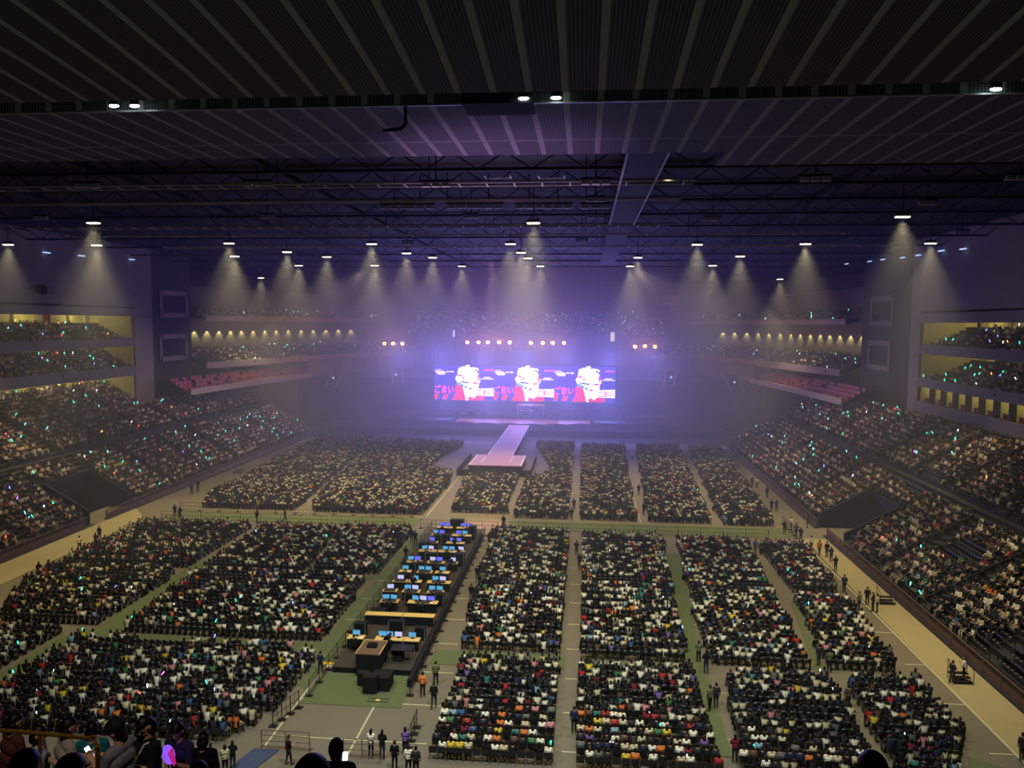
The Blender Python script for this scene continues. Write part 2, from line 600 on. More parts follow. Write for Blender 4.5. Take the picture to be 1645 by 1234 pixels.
# short lit drops on the near catwalk (little U frames) and clusters of floodlights that are off
for i, (px, py) in enumerate([(800, 284), (886, 284)]):
    p = on_z(px, py, 36.0)
    m_ = MB()
    for s in (-1, 1):
        m_.bounds(p[0] + s * 0.95 - 0.05, p[0] + s * 0.95 + 0.05, p[1] - 0.6, p[1] + 0.6, 35.95, 36.05)
    m_.bounds(p[0] - 0.95, p[0] + 0.95, p[1] + 0.5, p[1] + 0.6, 35.95, 36.05)
    o = m_.build('pipe_frame', M_CAT)
    tag(o, 'small grey U-shaped pipe frame above the near catwalk, %s the stage screen axis' % ('left of' if i == 0 else 'right of'), 'frame')


def flood_cluster(px, py, label, wdt=2.2):
    p = on_z(px, py, 35.2)
    t = empty('floodlight_bank', label, 'floodlight', tuple(p))
    MB().bounds(-wdt / 2, wdt / 2, -0.12, 0.12, 0.25, 0.4).build('hanging_bar', M_GRID, t)
    MB().tube((0, 0, 0.4), (0, 0, 2.8), 0.05, n=5).build('drop_rod', M_GRID, t)
    n = 3
    for k in range(n):
        x = (k - (n - 1) / 2) * wdt / n
        h = MB().box((x, 0, 0.05), (wdt / n * 0.8, 0.45, 0.3), top=0.7).build('lamp_head', M_CAT, t)
    return t


NTH = ORD
for i, (px, py) in enumerate([(140, 300), (413, 297), (700, 298), (957, 294), (1310, 289), (1640, 287)]):
    flood_cluster(px, py, 'unlit grey floodlight bank, %s from left along the near catwalk' % NTH[i])
for i, (px, py) in enumerate([(634, 334), (675, 334), (741, 333), (785, 333), (850, 333), (896, 333), (956, 333)]):
    flood_cluster(px, py, 'unlit grey floodlight bank, %s from left in the long row over the arena floor' % NTH[i], 2.6)
for i, (px, py) in enumerate([(65, 351), (430, 349), (757, 349), (957, 322), (957, 349), (1145, 353), (1490, 327), (1545, 374), (935, 388), (655, 391)]):
    flood_cluster(px, py, 'small unlit floodlight bank, %s from left of those scattered under the roof' % NTH[i], 1.6)

# ------------------------------------------------------------------ lit ceiling lamps
order = sorted(range(len(LAMPS)), key=lambda i: LAMP_PX[i][0])
proto = None
for rank, i in enumerate(order):
    p = LAMPS[i]
    lab = 'lit warm ceiling downlight, %s from the left of the lamps under the dark roof' % NTH[rank]
    if proto is None:
        proto = empty('ceiling_downlight', lab, 'ceiling lamp', tuple(p), group='lit ceiling downlights')
        k1 = MB().box((0, 0, 0.12), (1.3, 0.55, 0.34), top=0.75).build('lamp_housing', M_DSTEEL, proto)
        k2 = MB().box((0, 0, -0.09), (1.15, 0.42, 0.10)).build('lamp_lens', M_LAMP, proto)
        k3 = MB().tube((0, 0, 0.28), (0, 0, 3.4), 0.05, n=6).build('drop_rod', M_GRID, proto)
        pk = [(k1, []), (k2, []), (k3, [])]
    else:
        dup(proto, pk, tuple(p), 0, lab)
proto = None
for i, p in enumerate(BAND):
    lab = 'cool white spotlight in the dark ceiling slot, %s from the left' % NTH[i]
    if proto is None:
        proto = empty('slot_spotlight', lab, 'ceiling lamp', tuple(p), group='cool slot spotlights')
        k1 = MB().tube((0, -0.05, 0.55), (0, 0.03, 0.0), 0.16, 0.2, 10).build('lamp_housing', M_BLACK, proto)
        k2 = MB().ball((0, 0.05, -0.04), (0.22, 0.1, 0.07)).build('lamp_lens', M_LAMPC, proto)
        k3 = MB().tube((0, -0.1, 0.4), (0, -0.1, 1.1), 0.04, n=6).build('bracket', M_BLACK, proto)
        pk = [(k1, []), (k2, []), (k3, [])]
    else:
        dup(proto, pk, tuple(p), 0, lab)

# ------------------------------------------------------------------ walls
struct('wall_left', MB().bounds(XL - 1.2, XL, 18, 134, 25.9, 38.0).bounds(XL - 1.2, XL, 128.4, 134, 0, 26).bounds(-95, -94, 18, 236, 0, 38), M_WALL)
struct('wall_right', MB().bounds(XR, XR + 1.2, 18, 124.5, 25.5, 38.0).bounds(XR, XR + 1.2, 121, 124.5, 0, 25.6).bounds(66, 67, 18, 236, 0, 38), M_WALL)
struct('wall_back', MB().bounds(-98, 75, 235, 236, 0, 38), M_DARKWALL)
struct('wall_front', MB().bounds(-98, 75, -9, -8, 14, 38.5), M_DARKWALL)
struct('pillar_left', MB().bounds(-94, XL - 0.6, 134.5, 149, 0, 38), M_DARKWALL)
struct('pillar_right', MB().bounds(XR + 0.6, 66, 125, 147, 0, 38), M_DARKWALL)


def wall_frame(px, py, x, sx, lab):
    p = on_x(px, py, x)
    t = empty('louvre_panel', lab, 'panel', tuple(p))
    f_ = MB()
    hw, hh = 4.6, 2.1
    for a in (-1, 1):
        f_.box((0, a * hw, 0), (0.3, 0.9, 2 * hh + 0.9))
        f_.box((0, 0, a * hh), (0.3, 2 * hw, 0.9))
    f_.build('frame', M_WALL, t)
    s_ = MB().box((-sx * 0.2, 0, 0), (0.1, 2 * hw, 2 * hh))
    k = -hh
    while k < hh:
        s_.box((-sx * 0.05, 0, k), (0.12, 2 * hw - 0.9, 0.12))
        k += 0.4
    s_.build('louvre_slats', M_GRID, t)


wall_frame(279, 489, XL - 0.5, 1, 'framed dark louvre panel on the left pillar, upper of two')
wall_frame(279, 558, XL - 0.5, 1, 'framed dark louvre panel on the left pillar, lower of two')
wall_frame(1417, 500, XR + 0.5, -1, 'framed dark louvre panel on the right pillar, upper of two')
wall_frame(1412, 571, XR + 0.5, -1, 'framed dark louvre panel on the right pillar, lower of two')
p = on_x(72, 467, XL)
t = empty('wall_speaker', 'grey boxed speaker high on the bare left wall', 'speaker', tuple(p))
MB().box((0.5, 0, 0), (0.9, 1.6, 1.1)).build('cabinet', M_FASCIA, t)
MB().box((0.1, -2.0, 0.2), (0.2, 2.2, 0.2)).build('mounting_arm', M_WALL, t)
# small wall lights near the roof
for i, (px, py) in enumerate([(75, 406), (131, 411), (212, 417), (1360, 424), (1397, 420), (1418, 417), (1450, 414), (1475, 410), (1512, 403), (1547, 400)]):
    side = px < 800
    q = on_x(px, py, XL + 0.4 if side else XR - 0.4)
    o = MB().box((0, 0, 0), (0.35, 1.3, 0.14)).build('wall_marker_light', M_TEAL, loc=tuple(q))
    tag(o, 'tiny bluish light near the roof, %s along the %s wall' % (NTH[i if side else 9 - i], 'left' if side else 'right'), 'light')

# ------------------------------------------------------------------ tiers
CROWD = []      # (x, y, z, yaw, zone)
SEATS = []      # (x, y, z, yaw)


def walk(pts, step):
    """Points along a polyline every step metres, with the unit direction."""
    out = []
    carry = 0.0
    for (x0, y0), (x1, y1) in zip(pts[:-1], pts[1:]):
        L = math.hypot(x1 - x0, y1 - y0)
        dx, dy = (x1 - x0) / L, (y1 - y0) / L
        s = carry
        while s < L:
            out.append((x0 + dx * s, y0 + dy * s, dx, dy))
            s += step
        carry = s - L
    return out


def offset(pts, d, side):
    """The polyline moved d to its outside; side +1: left of the walking direction."""
    out = []
    n = len(pts)
    for i, (x, y) in enumerate(pts):
        a = pts[max(i - 1, 0)]
        c = pts[min(i + 1, n - 1)]
        dx, dy = c[0] - a[0], c[1] - a[1]
        L = math.hypot(dx, dy)
        out.append((x - dy / L * side * d, y + dx / L * side * d))
    return out


def tier(mb, pts, z0, rows, rise, depth, side, base):
    """Stepped rows: tread and riser along the polyline; the underside is closed down to base (a height or None)."""
    lines = [offset(pts, depth * r, side) for r in range(rows + 1)]
    n = len(pts)
    for r in range(rows):
        z = z0 + rise * r
        V, F = [], []
        for i in range(n):
            V += [(*lines[r][i], z), (*lines[r + 1][i], z), (*lines[r + 1][i], z + rise)]
        for i in range(n - 1):
            a, c = 3 * i, 3 * i + 3
            F += [(a, c, c + 1, a + 1), (a + 1, c + 1, c + 2, a + 2)]
        mb.add(V, F)
        if base is not None:
            for i in (0, n - 1):
                mb.add([(*lines[r][i], base), (*lines[r + 1][i], base), (*lines[r + 1][i], z), (*lines[r][i], z)], [(0, 1, 2, 3)])
    if base is not None:
        for i in range(n - 1):
            mb.add([(*lines[0][i], base), (*lines[0][i + 1], base), (*lines[0][i + 1], z0), (*lines[0][i], z0)], [(0, 1, 2, 3)])
    return lines


def fill(pts, z0, rows, rise, depth, side, zone, dens, aisles=(), skip=None, seat=True, first=0):
    for r in range(first, rows):
        ln = offset(pts, depth * (r + 0.38), side)
        z = z0 + rise * r
        for x, y, dx, dy in walk(ln, 0.52):
            if any(abs(y - a) < 0.8 for a in aisles):
                continue
            if skip and skip(x, y, r):
                continue
            yaw = math.atan2(-side * -dy, side * dx) if False else math.atan2(-(side * dy), -(side * -dx))
            # facing: away from the outside, i.e. minus the outward normal (-dy, dx) * side
            fx, fy = dy * side, -dx * side
            yaw = math.atan2(fy, fx) - PI / 2
            if seat:
                SEATS.append((x, y, z, yaw))
            if RNG.random() < (dens(x, y, r) if callable(dens) else dens):
                CROWD.append((x, y, z, yaw, zone))


RISE, DEP = 0.47, 0.85
LX0, RX0 = -60.4, 29.4
AIS = (66, 77, 88.2, 97.8, 108, 119, 129.5, 140, 151)
ts = MB()
# left lower stand: side +1 (outside is to the left of +Y)
tier(ts, [(LX0, 58), (LX0, 88.5)], 1.0, 28, RISE, DEP, 1, 0.0)
tier(ts, [(LX0 - 7 * DEP, 88.5), (LX0 - 7 * DEP, 97.5)], 1.0 + 7 * RISE, 21, RISE, DEP, 1, 0.0)
tier(ts, [(LX0, 97.5), (LX0, 128.4)], 1.0, 28, RISE, DEP, 1, 0.0)
tier(ts, [(LX0, 128.4), (LX0, 166)], 1.0, 20, RISE, DEP, 1, 0.0)
struct('stand_terrace_left', ts, M_STEP)
ts = MB()
tier(ts, [(RX0, 40), (RX0, 88.5)], 1.0, 23, RISE, DEP, -1, 0.0)
tier(ts, [(RX0 + 7 * DEP, 88.5), (RX0 + 7 * DEP, 97.5)], 1.0 + 7 * RISE, 16, RISE, DEP, -1, 0.0)
tier(ts, [(RX0, 97.5), (RX0, 158)], 1.0, 23, RISE, DEP, -1, 0.0)
struct('stand_terrace_right', ts, M_STEP)
CROSS = (11, 12)


def side_skip(x, y, r):
    return r in CROSS or 87.6 < y < 98.4 and r < 8


def lden(x, y, r):
    return 0.84 if y > 98 else (0.22 if math.sin(y * .21 + r * .33) + math.sin(y * .13 - r * .51 + 2) > 1.35 else 0.76)


fill([(LX0, 58), (LX0, 128.0)], 1.0, 28, RISE, DEP, 1, 'left', lden, AIS, side_skip)
fill([(LX0, 129), (LX0, 165.6)], 1.0, 20, RISE, DEP, 1, 'left', 0.86, AIS, lambda x, y, r: r in CROSS or y > 166 - max(0, r - 14) * 0.9)
fill([(RX0, 40), (RX0, 157.6)], 1.0, 23, RISE, DEP, -1, 'right', lambda x, y, r: 0.90 if y > 98 else (0.15 if math.sin(y * .23 + r * .37 + 1) + math.sin(y * .15 - r * .55) > 1.2 else 0.78), (47, 57, 67.5, 78, 88.2, 97.8, 108, 119, 130, 141, 152), side_skip)

# side balconies (two decks a side)
def deck(name, pts, z, fh, rows, rise, depth, side, m):
    """Balcony: a fascia along pts of height fh with its top at z, stepped rows behind, sloping underside, closed ends."""
    fb = MB()
    inn = offset(pts, 0.35, side)
    n = len(pts)
    V, F = [], []
    for i in range(n):
        V += [(*pts[i], z - fh), (*pts[i], z), (*inn[i], z), (*inn[i], z - fh)]
    for i in range(n - 1):
        a, c = 4 * i, 4 * i + 4
        F += [(a, c, c + 1, a + 1), (a + 1, c + 1, c + 2, a + 2), (a + 3, a + 2, c + 2, c + 3), (a, a + 3, c + 3, c)]
    F += [(0, 1, 2, 3), (4 * n - 4, 4 * n - 1, 4 * n - 2, 4 * n - 3)]
    fb.add(V, F)
    o = struct('balcony_fascia_' + name, fb, m)
    tb = MB()
    z0 = z - 0.9
    lines = tier(tb, inn, z0, rows, rise, depth, side, None)
    last = lines[-1]
    V, F = [], []
    for i in range(n):
        V += [(*inn[i], z - fh + 0.05), (*last[i], z0 + rise * rows - 0.6)]
    for i in range(n - 1):
        F.append((2 * i, 2 * i + 1, 2 * i + 3, 2 * i + 2))
    tb.add(V, F)
    struct('balcony_tier_' + name, tb, M_CONC)
    return inn, z0, last


inn, z0, last = deck('left_lower', [(XL, 18), (XL, 128.4)], 17.2, 1.6, 8, 0.46, 0.85, 1, M_FASCIA)
fill(inn, z0, 8, 0.46, 0.85, 1, 'left lower balcony', 0.9, (62, 75, 88, 101, 114, 124.5), lambda x, y, r: y < 60)
inn, z0, last = deck('left_upper', [(XL, 18), (XL, 128.4)], 22.1, 1.4, 7, 0.50, 0.85, 1, M_FASCIA)
fill(inn, z0, 6, 0.50, 0.85, 1, 'left upper balcony', 0.86, (62, 75, 88, 101, 114), lambda x, y, r: y < 60 or y > 127.5 - r * 1.9)
inn, z0, last = deck('right_lower', [(XR, 18), (XR, 121)], 17.3, 1.3, 8, 0.46, 0.85, -1, M_FASCIA)
fill(inn, z0, 8, 0.46, 0.85, -1, 'right lower balcony', 0.9, (62, 75, 88, 101, 112), lambda x, y, r: y < 60 or y > 120.5 - r * 1.2)
inn, z0, last = deck('right_upper', [(XR, 18), (XR, 121)], 22.3, 1.4, 7, 0.50, 0.85, -1, M_FASCIA)
fill(inn, z0, 6, 0.50, 0.85, -1, 'right upper balcony', 0.86, (62, 75, 88, 101, 112), lambda x, y, r: y < 60 or y > 120.5 - r * 1.9)
bw = MB()
bw.bounds(XL - 8.6, XL - 8.3, 40, 128.4, 13.5, 27.5)
bw.bounds(XL - 8.5, XL - 0.4, 128.0, 128.4, 11, 27)
bw.bounds(XL - 9, XL - 8.6, 40, 128.4, 13.4, 15.8)
struct('wall_left_balcony_back', bw, M_CREAM)
bw = MB()
bw.bounds(XR + 8.3, XR + 8.6, 40, 121, 12.5, 27.5)
bw.bounds(XR + 0.4, XR + 8.5, 120.6, 121, 11, 27)
struct('wall_right_balcony_back', bw, M_CREAM)
struct('ceiling_balcony', MB().bounds(XL - 9, XL, 40, 128.4, 27.2, 27.5).bounds(XR, XR + 9, 40, 121, 26.9, 27.2), M_CONC)
for sx, x, ye in ((-1, XL, 128.4), (1, XR, 121.0)):
    for k, y in enumerate((ye - 5.5, ye - 17, ye - 29, ye - 42)):
        for zz, pw in ((26.6, 300), (20.6 if sx < 0 else 20.7, 190)):
            light('POINT', 'balcony_light', (x + sx * (5.6 if zz > 23 else 6.8), y, zz if zz > 23 else zz + 1.6), pw, (1.0, 0.86, 0.38), radius=0.25)
for y in (122, 112, 102, 92):
    light('POINT', 'balcony_light', (XL - 5.0, y, 15.9), 330, (1.0, 0.84, 0.42), radius=0.25)
# doors and pale piers on the upper back walls
pr = MB()
for k in range(12):
    y = 121 - 4.2 * k
    pr.bounds(XR + 7.9, XR + 8.4, y - 0.4, y + 0.4, 24, 26.8)
    pr.bounds(XL - 8.4, XL - 7.9, y + 6 - 0.4, y + 6.4, 24, 26.8)
struct('wall_piers', pr, M_CREAM)
for i, (x, y, wd) in enumerate(((XR + 8.2, 102.5, 2.4), (XL + -8.2, 117.5, 1.6))):
    o = MB().box((0, 0, 0), (0.12, wd, 2.6)).build('exit_curtain', mat('dark_red_curtain', (120, 28, 34), 0.9), loc=(x, y, 25.6))
    tag(o, 'dark red curtain in the back wall of the %s upper balcony' % ('right' if i == 0 else 'left'), 'curtain')

# private boxes under the right lower balcony
YB = [121 - 3.55 * k for k in range(13)]
bb = MB()
bb.bounds(XR + 4.6, XR + 4.8, YB[-1], 121, 12.6, 16.6)
bb.bounds(XR, XR + 4.8, YB[-1], 121, 12.3, 13.3)
struct('box_floor_right', bb, M_CREAM)
fb = MB()
fb.bounds(XR - 0.4, XR, YB[-1], 121, 12.2, 13.9)
struct('balcony_fascia_boxes', fb, M_FASCIA)
pt = MB()
for y in YB:
    pt.bounds(XR + 0.6, XR + 4.6, y - 0.12, y + 0.12, 13.3, 16.5)
struct('wall_box_partitions', pt, M_CREAM)
pp_ = MB()
for y in YB:
    pp_.bounds(XR + 0.3, XR + 1.0, y - 0.2, y + 0.2, 13.3, 16.5).bounds(XR + 2.6, XR + 3.4, y - 0.16, y + 0.16, 13.3, 16.0)
struct('trim_box_posts', pp_, M_BLACK)
for k, y in enumerate(YB[:-1]):
    ym = y - 1.78
    t = empty('box_doorway', 'dark glazed doorway in the private box %s from the far end' % NTH[k], 'doorway', (XR + 4.5, ym, 13.3))
    MB().box((0, 0.35, 1.25), (0.12, 1.7, 2.6)).build('dark_door_leaf', M_BLACK, t)
    MB().box((-0.05, -0.75, 1.25), (0.1, 0.12, 2.5)).build('door_jamb', M_BLACK, t)
    light('POINT', 'box_light', (XR + 2.4, ym, 16.0), 70, (1.0, 0.88, 0.50), radius=0.2)

# stair rails on the lower stands, one pair per stair
def stair_rail(side, y, r0, r1, lab):
    x0 = LX0 if side < 0 else RX0
    t = empty('stair_handrail', lab, 'handrail', (x0, y, 1.0))
    sg = side
    a = (sg * (DEP * r0), 0, RISE * r0 + 0.95)
    c = (sg * (DEP * r1), 0, RISE * r1 + 0.95)
    MB().path([(a[0], 0, a[2] - 0.9), a, c, (c[0], 0, c[2] - 0.9)], 0.035, 6).build('top_rail', M_DSTEEL, t)
    for k in range(r0 + 2, r1, 3):
        MB().tube((sg * DEP * k, 0, RISE * k), (sg * DEP * k, 0, RISE * k + 0.95), 0.03, n=5).build('post', M_DSTEEL, t)


for i, y in enumerate(AIS):
    stair_rail(-1, y, 0 if not 88 < y < 98 else 8, 10, 'dark stair handrail in the left lower stand, front half, %s stair from the near end' % NTH[i])
    stair_rail(-1, y, 13, 19, 'dark stair handrail in the left lower stand, rear half, %s stair from the near end' % NTH[i])
for i, y in enumerate((47, 57, 67.5, 78, 88.2, 97.8, 108, 119, 130, 141, 152)):
    stair_rail(1, y, 0 if not 88 < y < 98 else 8, 10, 'dark stair handrail in the right lower stand, front half, %s stair from the near end' % NTH[i])
    stair_rail(1, y, 13, 22, 'dark stair handrail in the right lower stand, rear half, %s stair from the near end' % NTH[i])
# vomitories: dark openings at floor level in both stands
for sg, x0 in ((-1, LX0), (1, RX0)):
    v = MB()
    xi = x0 + sg * 5.9
    for ya, yb_ in ((88.3, 88.6), (97.4, 97.7)):
        v.slab_xz([(x0, 0.0), (xi, 0.0), (xi, 1.0 + 7 * RISE + 0.75), (x0, 1.75)], ya, yb_)
    v.bounds(min(xi, xi + sg * .2), max(xi, xi + sg * .2), 88.5, 97.5, 0, 4.9)
    struct('opening_wall_' + ('left' if sg < 0 else 'right'), v, M_BLACK)

# barrier fence along the foot of each stand
def fence(name, lab, x, y0, y1, gaps, m, step=2.4):
    t = empty(name, lab, 'fence', (x, y0, 0))
    n = 0
    L = y1 - y0
    rails = MB()
    mesh_ = MB()
    y = 0.0
    while y < L:
        if not any(a < y0 + y < c for a, c in gaps):
            MB().box((0, y, 0.6), (0.09, 0.09, 1.2)).build('post', m, t)
            if not any(a < y0 + y + step < c for a, c in gaps) and y + step <= L + 0.1:
                rails.bounds(-0.045, 0.045, y, y + step, 1.14, 1.22)
                rails.bounds(-0.03, 0.03, y, y + step, 0.1, 0.16)
                k = y + 0.2
                while k < y + step - 0.05:
                    mesh_.bounds(-0.015, 0.015, k - 0.02, k + 0.02, 0.16, 1.14)
                    k += 0.2
                mesh_.bounds(-0.01, 0.01, y + .05, y + step - .05, 0.16, 0.75)
        y += step
    rails.build('rails', m, t)
    mesh_.build('infill_bars', m, t)
    kb = MB().bounds(-0.25, 0.35, 0, L, -0.02, 0.12)
    kb.build('kerb', M_CONC, t)


fence('barrier_fence', 'brown barrier fence along the foot of the left stand, near part', -59.9, 58, 88.3, [], M_RAILB)
fence('barrier_fence', 'brown barrier fence along the foot of the left stand, far part', -59.9, 91, 166, [], M_RAILB)
fence('barrier_fence', 'brown barrier fence along the foot of the right stand, near part', 28.9, 40, 93.5, [], M_RAILB)
fence('barrier_fence', 'brown barrier fence along the foot of the right stand, far part', 28.9, 97, 158, [], M_RAILB)

# ------------------------------------------------------------------ curved corner balconies beyond the pillars
MIDX = -14.0


def mirror(pts):
    return [(2 * MIDX - x, y) for x, y in pts]


LOW = [(-71.5, 135), (-70.2, 150), (-68.8, 166), (-66.5, 184)]
MID = [(-75.5, 149), (-72.5, 160), (-70.0, 172), (-67.5, 186), (-63.5, 199), (-57.0, 208), (-46.0, 214)]
TOP = [(-77.5, 153), (-76.0, 165), (-72.0, 180), (-66.0, 194), (-56.0, 209)]
REDSEATS = []
for s, sd in (('left', 1), ('right', -1)):
    fx = (lambda q: q) if s == 'left' else mirror
    inn, z0, last = deck(s + '_corner_low', fx(LOW), 12.7, 1.1, 5, 0.55, 0.95, sd, M_FASCIAW)
    for r in range(4):
        for x, y, dx, dy in walk(offset(inn, 0.95 * (r + 0.4), sd), 1.27):
            fxx, fyy = dy * sd, -dx * sd
            REDSEATS.append((x, y, z0 + 0.55 * r, math.atan2(fyy, fxx) - PI / 2, s, r))
    inn, z0, last = deck(s + '_corner_middle', fx(MID), 16.9, 1.3, 8, 0.42, 0.95, sd, M_FASCIAW)
    fill(inn, z0, 7, 0.42, 0.95, sd, s + ' middle corner balcony', lambda x, y, r: 0.62 if y < 190 else 0.35, (158, 170, 182, 194), None)
    inn, z0, last = deck(s + '_corner_top', fx(TOP), 26.3, 1.1, 5, 0.42, 0.95, sd, M_FASCIAW)
    fill(inn, z0, 5, 0.42, 0.95, sd, s + ' top corner balcony', 0.7, (165, 180, 195), None)
    # back wall of the middle balcony with a strip of lit openings, soffit over it
    back = fx(offset(MID[:6], 8.2, 1)) if s == 'left' else mirror(offset(MID[:6], 8.2, 1))
    wb = MB()
    sb = MB()
    fr = fx(TOP)
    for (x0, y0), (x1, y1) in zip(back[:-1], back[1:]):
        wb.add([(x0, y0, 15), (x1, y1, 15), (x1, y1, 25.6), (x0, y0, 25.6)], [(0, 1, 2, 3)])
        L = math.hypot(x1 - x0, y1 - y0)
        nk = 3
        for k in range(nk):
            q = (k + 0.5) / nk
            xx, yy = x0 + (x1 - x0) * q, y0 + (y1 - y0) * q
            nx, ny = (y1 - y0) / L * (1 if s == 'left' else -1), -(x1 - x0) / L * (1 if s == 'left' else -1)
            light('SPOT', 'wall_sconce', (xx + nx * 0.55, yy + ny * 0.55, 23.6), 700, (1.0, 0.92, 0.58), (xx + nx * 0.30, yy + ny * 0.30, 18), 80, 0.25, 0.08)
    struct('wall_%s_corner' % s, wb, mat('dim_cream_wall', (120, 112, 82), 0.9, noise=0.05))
    # pale block above the top balcony
    tp = fx(offset(TOP, 5.4, 1)) if s == 'left' else mirror(offset(TOP, 5.4, 1))
    tb = MB()
    for (x0, y0), (x1, y1) in zip(tp[:-1], tp[1:]):
        tb.add([(x0, y0, 26), (x1, y1, 26), (x1, y1, 32.5), (x0, y0, 32.5)], [(0, 1, 2, 3)])
        fxo = 4.0 if s == 'left' else -4.0
        tb.add([(x0, y0, 32.5), (x1, y1, 32.5), (x1 - fxo, y1 + 2, 36), (x0 - fxo, y0 + 2, 36)], [(0, 1, 2, 3)])
    struct('wall_%s_corner_top' % s, tb, M_FASCIA)
    # concrete under the low balcony
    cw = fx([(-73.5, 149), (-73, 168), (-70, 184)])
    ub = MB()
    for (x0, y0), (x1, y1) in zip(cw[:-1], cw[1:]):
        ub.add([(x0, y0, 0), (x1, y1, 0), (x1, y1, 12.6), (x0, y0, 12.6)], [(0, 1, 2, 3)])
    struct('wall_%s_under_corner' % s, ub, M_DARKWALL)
    # cantilever soffit of the upper end of the low balcony, grey and empty
    gb = MB()
    gx = fx([(-67.5, 184), (-63.5, 198), (-56, 207), (-47, 212)])
    for (x0, y0), (x1, y1) in zip(gx[:-1], gx[1:]):
        gb.add([(x0, y0, 11.4), (x1, y1, 12.6), (x1, y1, 16.0), (x0, y0, 16.0)], [(0, 1, 2, 3)])
    struct('wall_%s_corner_lower' % s, gb, M_WALL)

# red seats of the empty low corner balconies
seat_mb = MB().box((0, 0.02, 0.44), (0.62, 0.44, 0.08)).box((0, -0.20, 0.70), (0.62, 0.08, 0.56)).box((0, 0, 0.2), (0.1, 0.3, 0.4))
seat_me = seat_mb.mesh('stadium_seat', M_RED)
RNG.shuffle(REDSEATS)
for x, y, z, yw, s, r in REDSEATS[:264]:
    o = link('stadium_seat', seat_me, None, (x, y, z))
    o.scale = (1.75, 1.2, 1.1)
    o.rotation_euler = (0, 0, yw)
    tag(o, 'empty red stadium seat in the %s row of the low %s corner balcony' % (ORD[r], s), 'seat', 'red seats, %s row of the low %s corner balcony' % (ORD[r], s))
for k, y in enumerate(YB[:-1]):
    for j in range(3):
        o = link('stadium_seat', seat_me, None, (XR + 1.0, y - 0.8 - 0.85 * j, 13.3))
        o.rotation_euler = (0, 0, PI / 2)
        o.scale = (1.1, 1.1, 1.1)
        tag(o, 'red seat, %s from the far wall in the private box %s from the far end' % (ORD[j], ORD[k]), 'seat', 'red seats in the private boxes')

# far stand behind the stage
ts = MB()
far_pts = [(-50, 218), (22, 218)]
tier(ts, far_pts, 21.5, 13, 0.5, 0.85, 1, 0.0)
struct('stand_terrace_far', ts, M_STEP)
fill(far_pts, 21.5, 13, 0.5, 0.85, 1, 'far', 0.5, (), lambda x, y, r: int(x + 100) % 12 == 0)
st2 = MB()
tier(st2, [(-82, 214), (-50, 214)], 9.0, 10, 0.5, 0.9, 1, 0.0)
tier(st2, [(22, 214), (54, 214)], 9.0, 10, 0.5, 0.9, 1, 0.0)
struct('stand_terrace_far_lower', st2, M_STEP)

# ------------------------------------------------------------------ lit stairways in the dark stands beside the stage
for i, (px, py, wd, hgt, lean) in enumerate([(537, 608, 17, 26, 6), (638, 603, 17, 24, -7), (1077, 607, 16, 24, 6), (1179, 615, 20, 26, -8)]):
    q = on_y(px, py, 190)
    k = 192 / FPX
    t = empty('stairway', 'pale-railed stairway in the dark stand, %s from left beside the stage' % ORD[i], 'stairs', tuple(q))
    w2, h2, ln = wd * k / 2, hgt * k / 2, lean * k
    for s in (-1, 1):
        MB().path([(s * w2 - ln * 0.5, -1.5, -h2), (s * w2 + ln * 0.5, 2.0, h2)], 0.16, 5).build('side_rail', M_CAT, t)
    sp = MB()
    for j in range(10):
        f_ = j / 9
        sp.box((-ln * 0.5 + ln * f_, -1.5 + 3.5 * f_, -h2 + 2 * h2 * f_ - 0.3), (2 * w2, 0.5, 0.3))
    sp.build('steps', M_CONC, t)
    o = MB().ball((0, 0, 0), 0.28).build('stairway_lamp', M_TEAL, loc=(q[0] + lean * 0.01, 189, q[2] + 0.2))
    tag(o, 'small bluish lamp glowing over the stairway %s from left beside the stage' % ORD[i], 'lamp')

# ------------------------------------------------------------------ stage
SY = 190.0
SXL, SXR = -37.1, 7.7
dx0 = -14.4
t = empty('main_stage', 'wide dark main stage with a scalloped violet-lit front deck below the video screens', 'stage', (dx0, 184, 0))
n = 24
front = [(-16 + 32 * i / n, -6.3 + 1.5 * abs(math.sin(i * PI / 4)) + 0.010 * (-16 + 32 * i / n) ** 2) for i in range(n + 1)]
MB().prism(front + [(16, 3.0), (-16, 3.0)], 1.5, 1.75).build('front_deck', M_DECK, t)
MB().prism([(x * 0.98, y + 0.3) for x, y in front] + [(15.5, 3), (-15.5, 3)], 0.0, 1.5).build('skirt', M_DRAPE, t)
MB().bounds(-34, 34, 3.0, 14, 0, 2.6).build('upstage_deck', M_BLACK, t)
MB().bounds(-34, -17, -3, 3, 0, 1.9).build('wing_deck', M_BLACK, t)
MB().bounds(17, 34, -3, 3, 0, 1.9).build('wing_deck', M_BLACK, t)
t = empty('drum_canopy', 'small pink-topped canopy at the middle of the stage under the screens', 'canopy', (dx0 + 1.6, 188.2, 2.6))
MB().bounds(-3.4, 3.4, -1.5, 1.5, 2.4, 2.65).build('roof_panel', M_DECK, t)
for s in (-1, 1):
    for v in (-1, 1):
        MB().tube((s * 3.2, v * 1.3, 0), (s * 3.2, v * 1.3, 2.4), 0.08, n=6).build('leg', M_CAT, t)
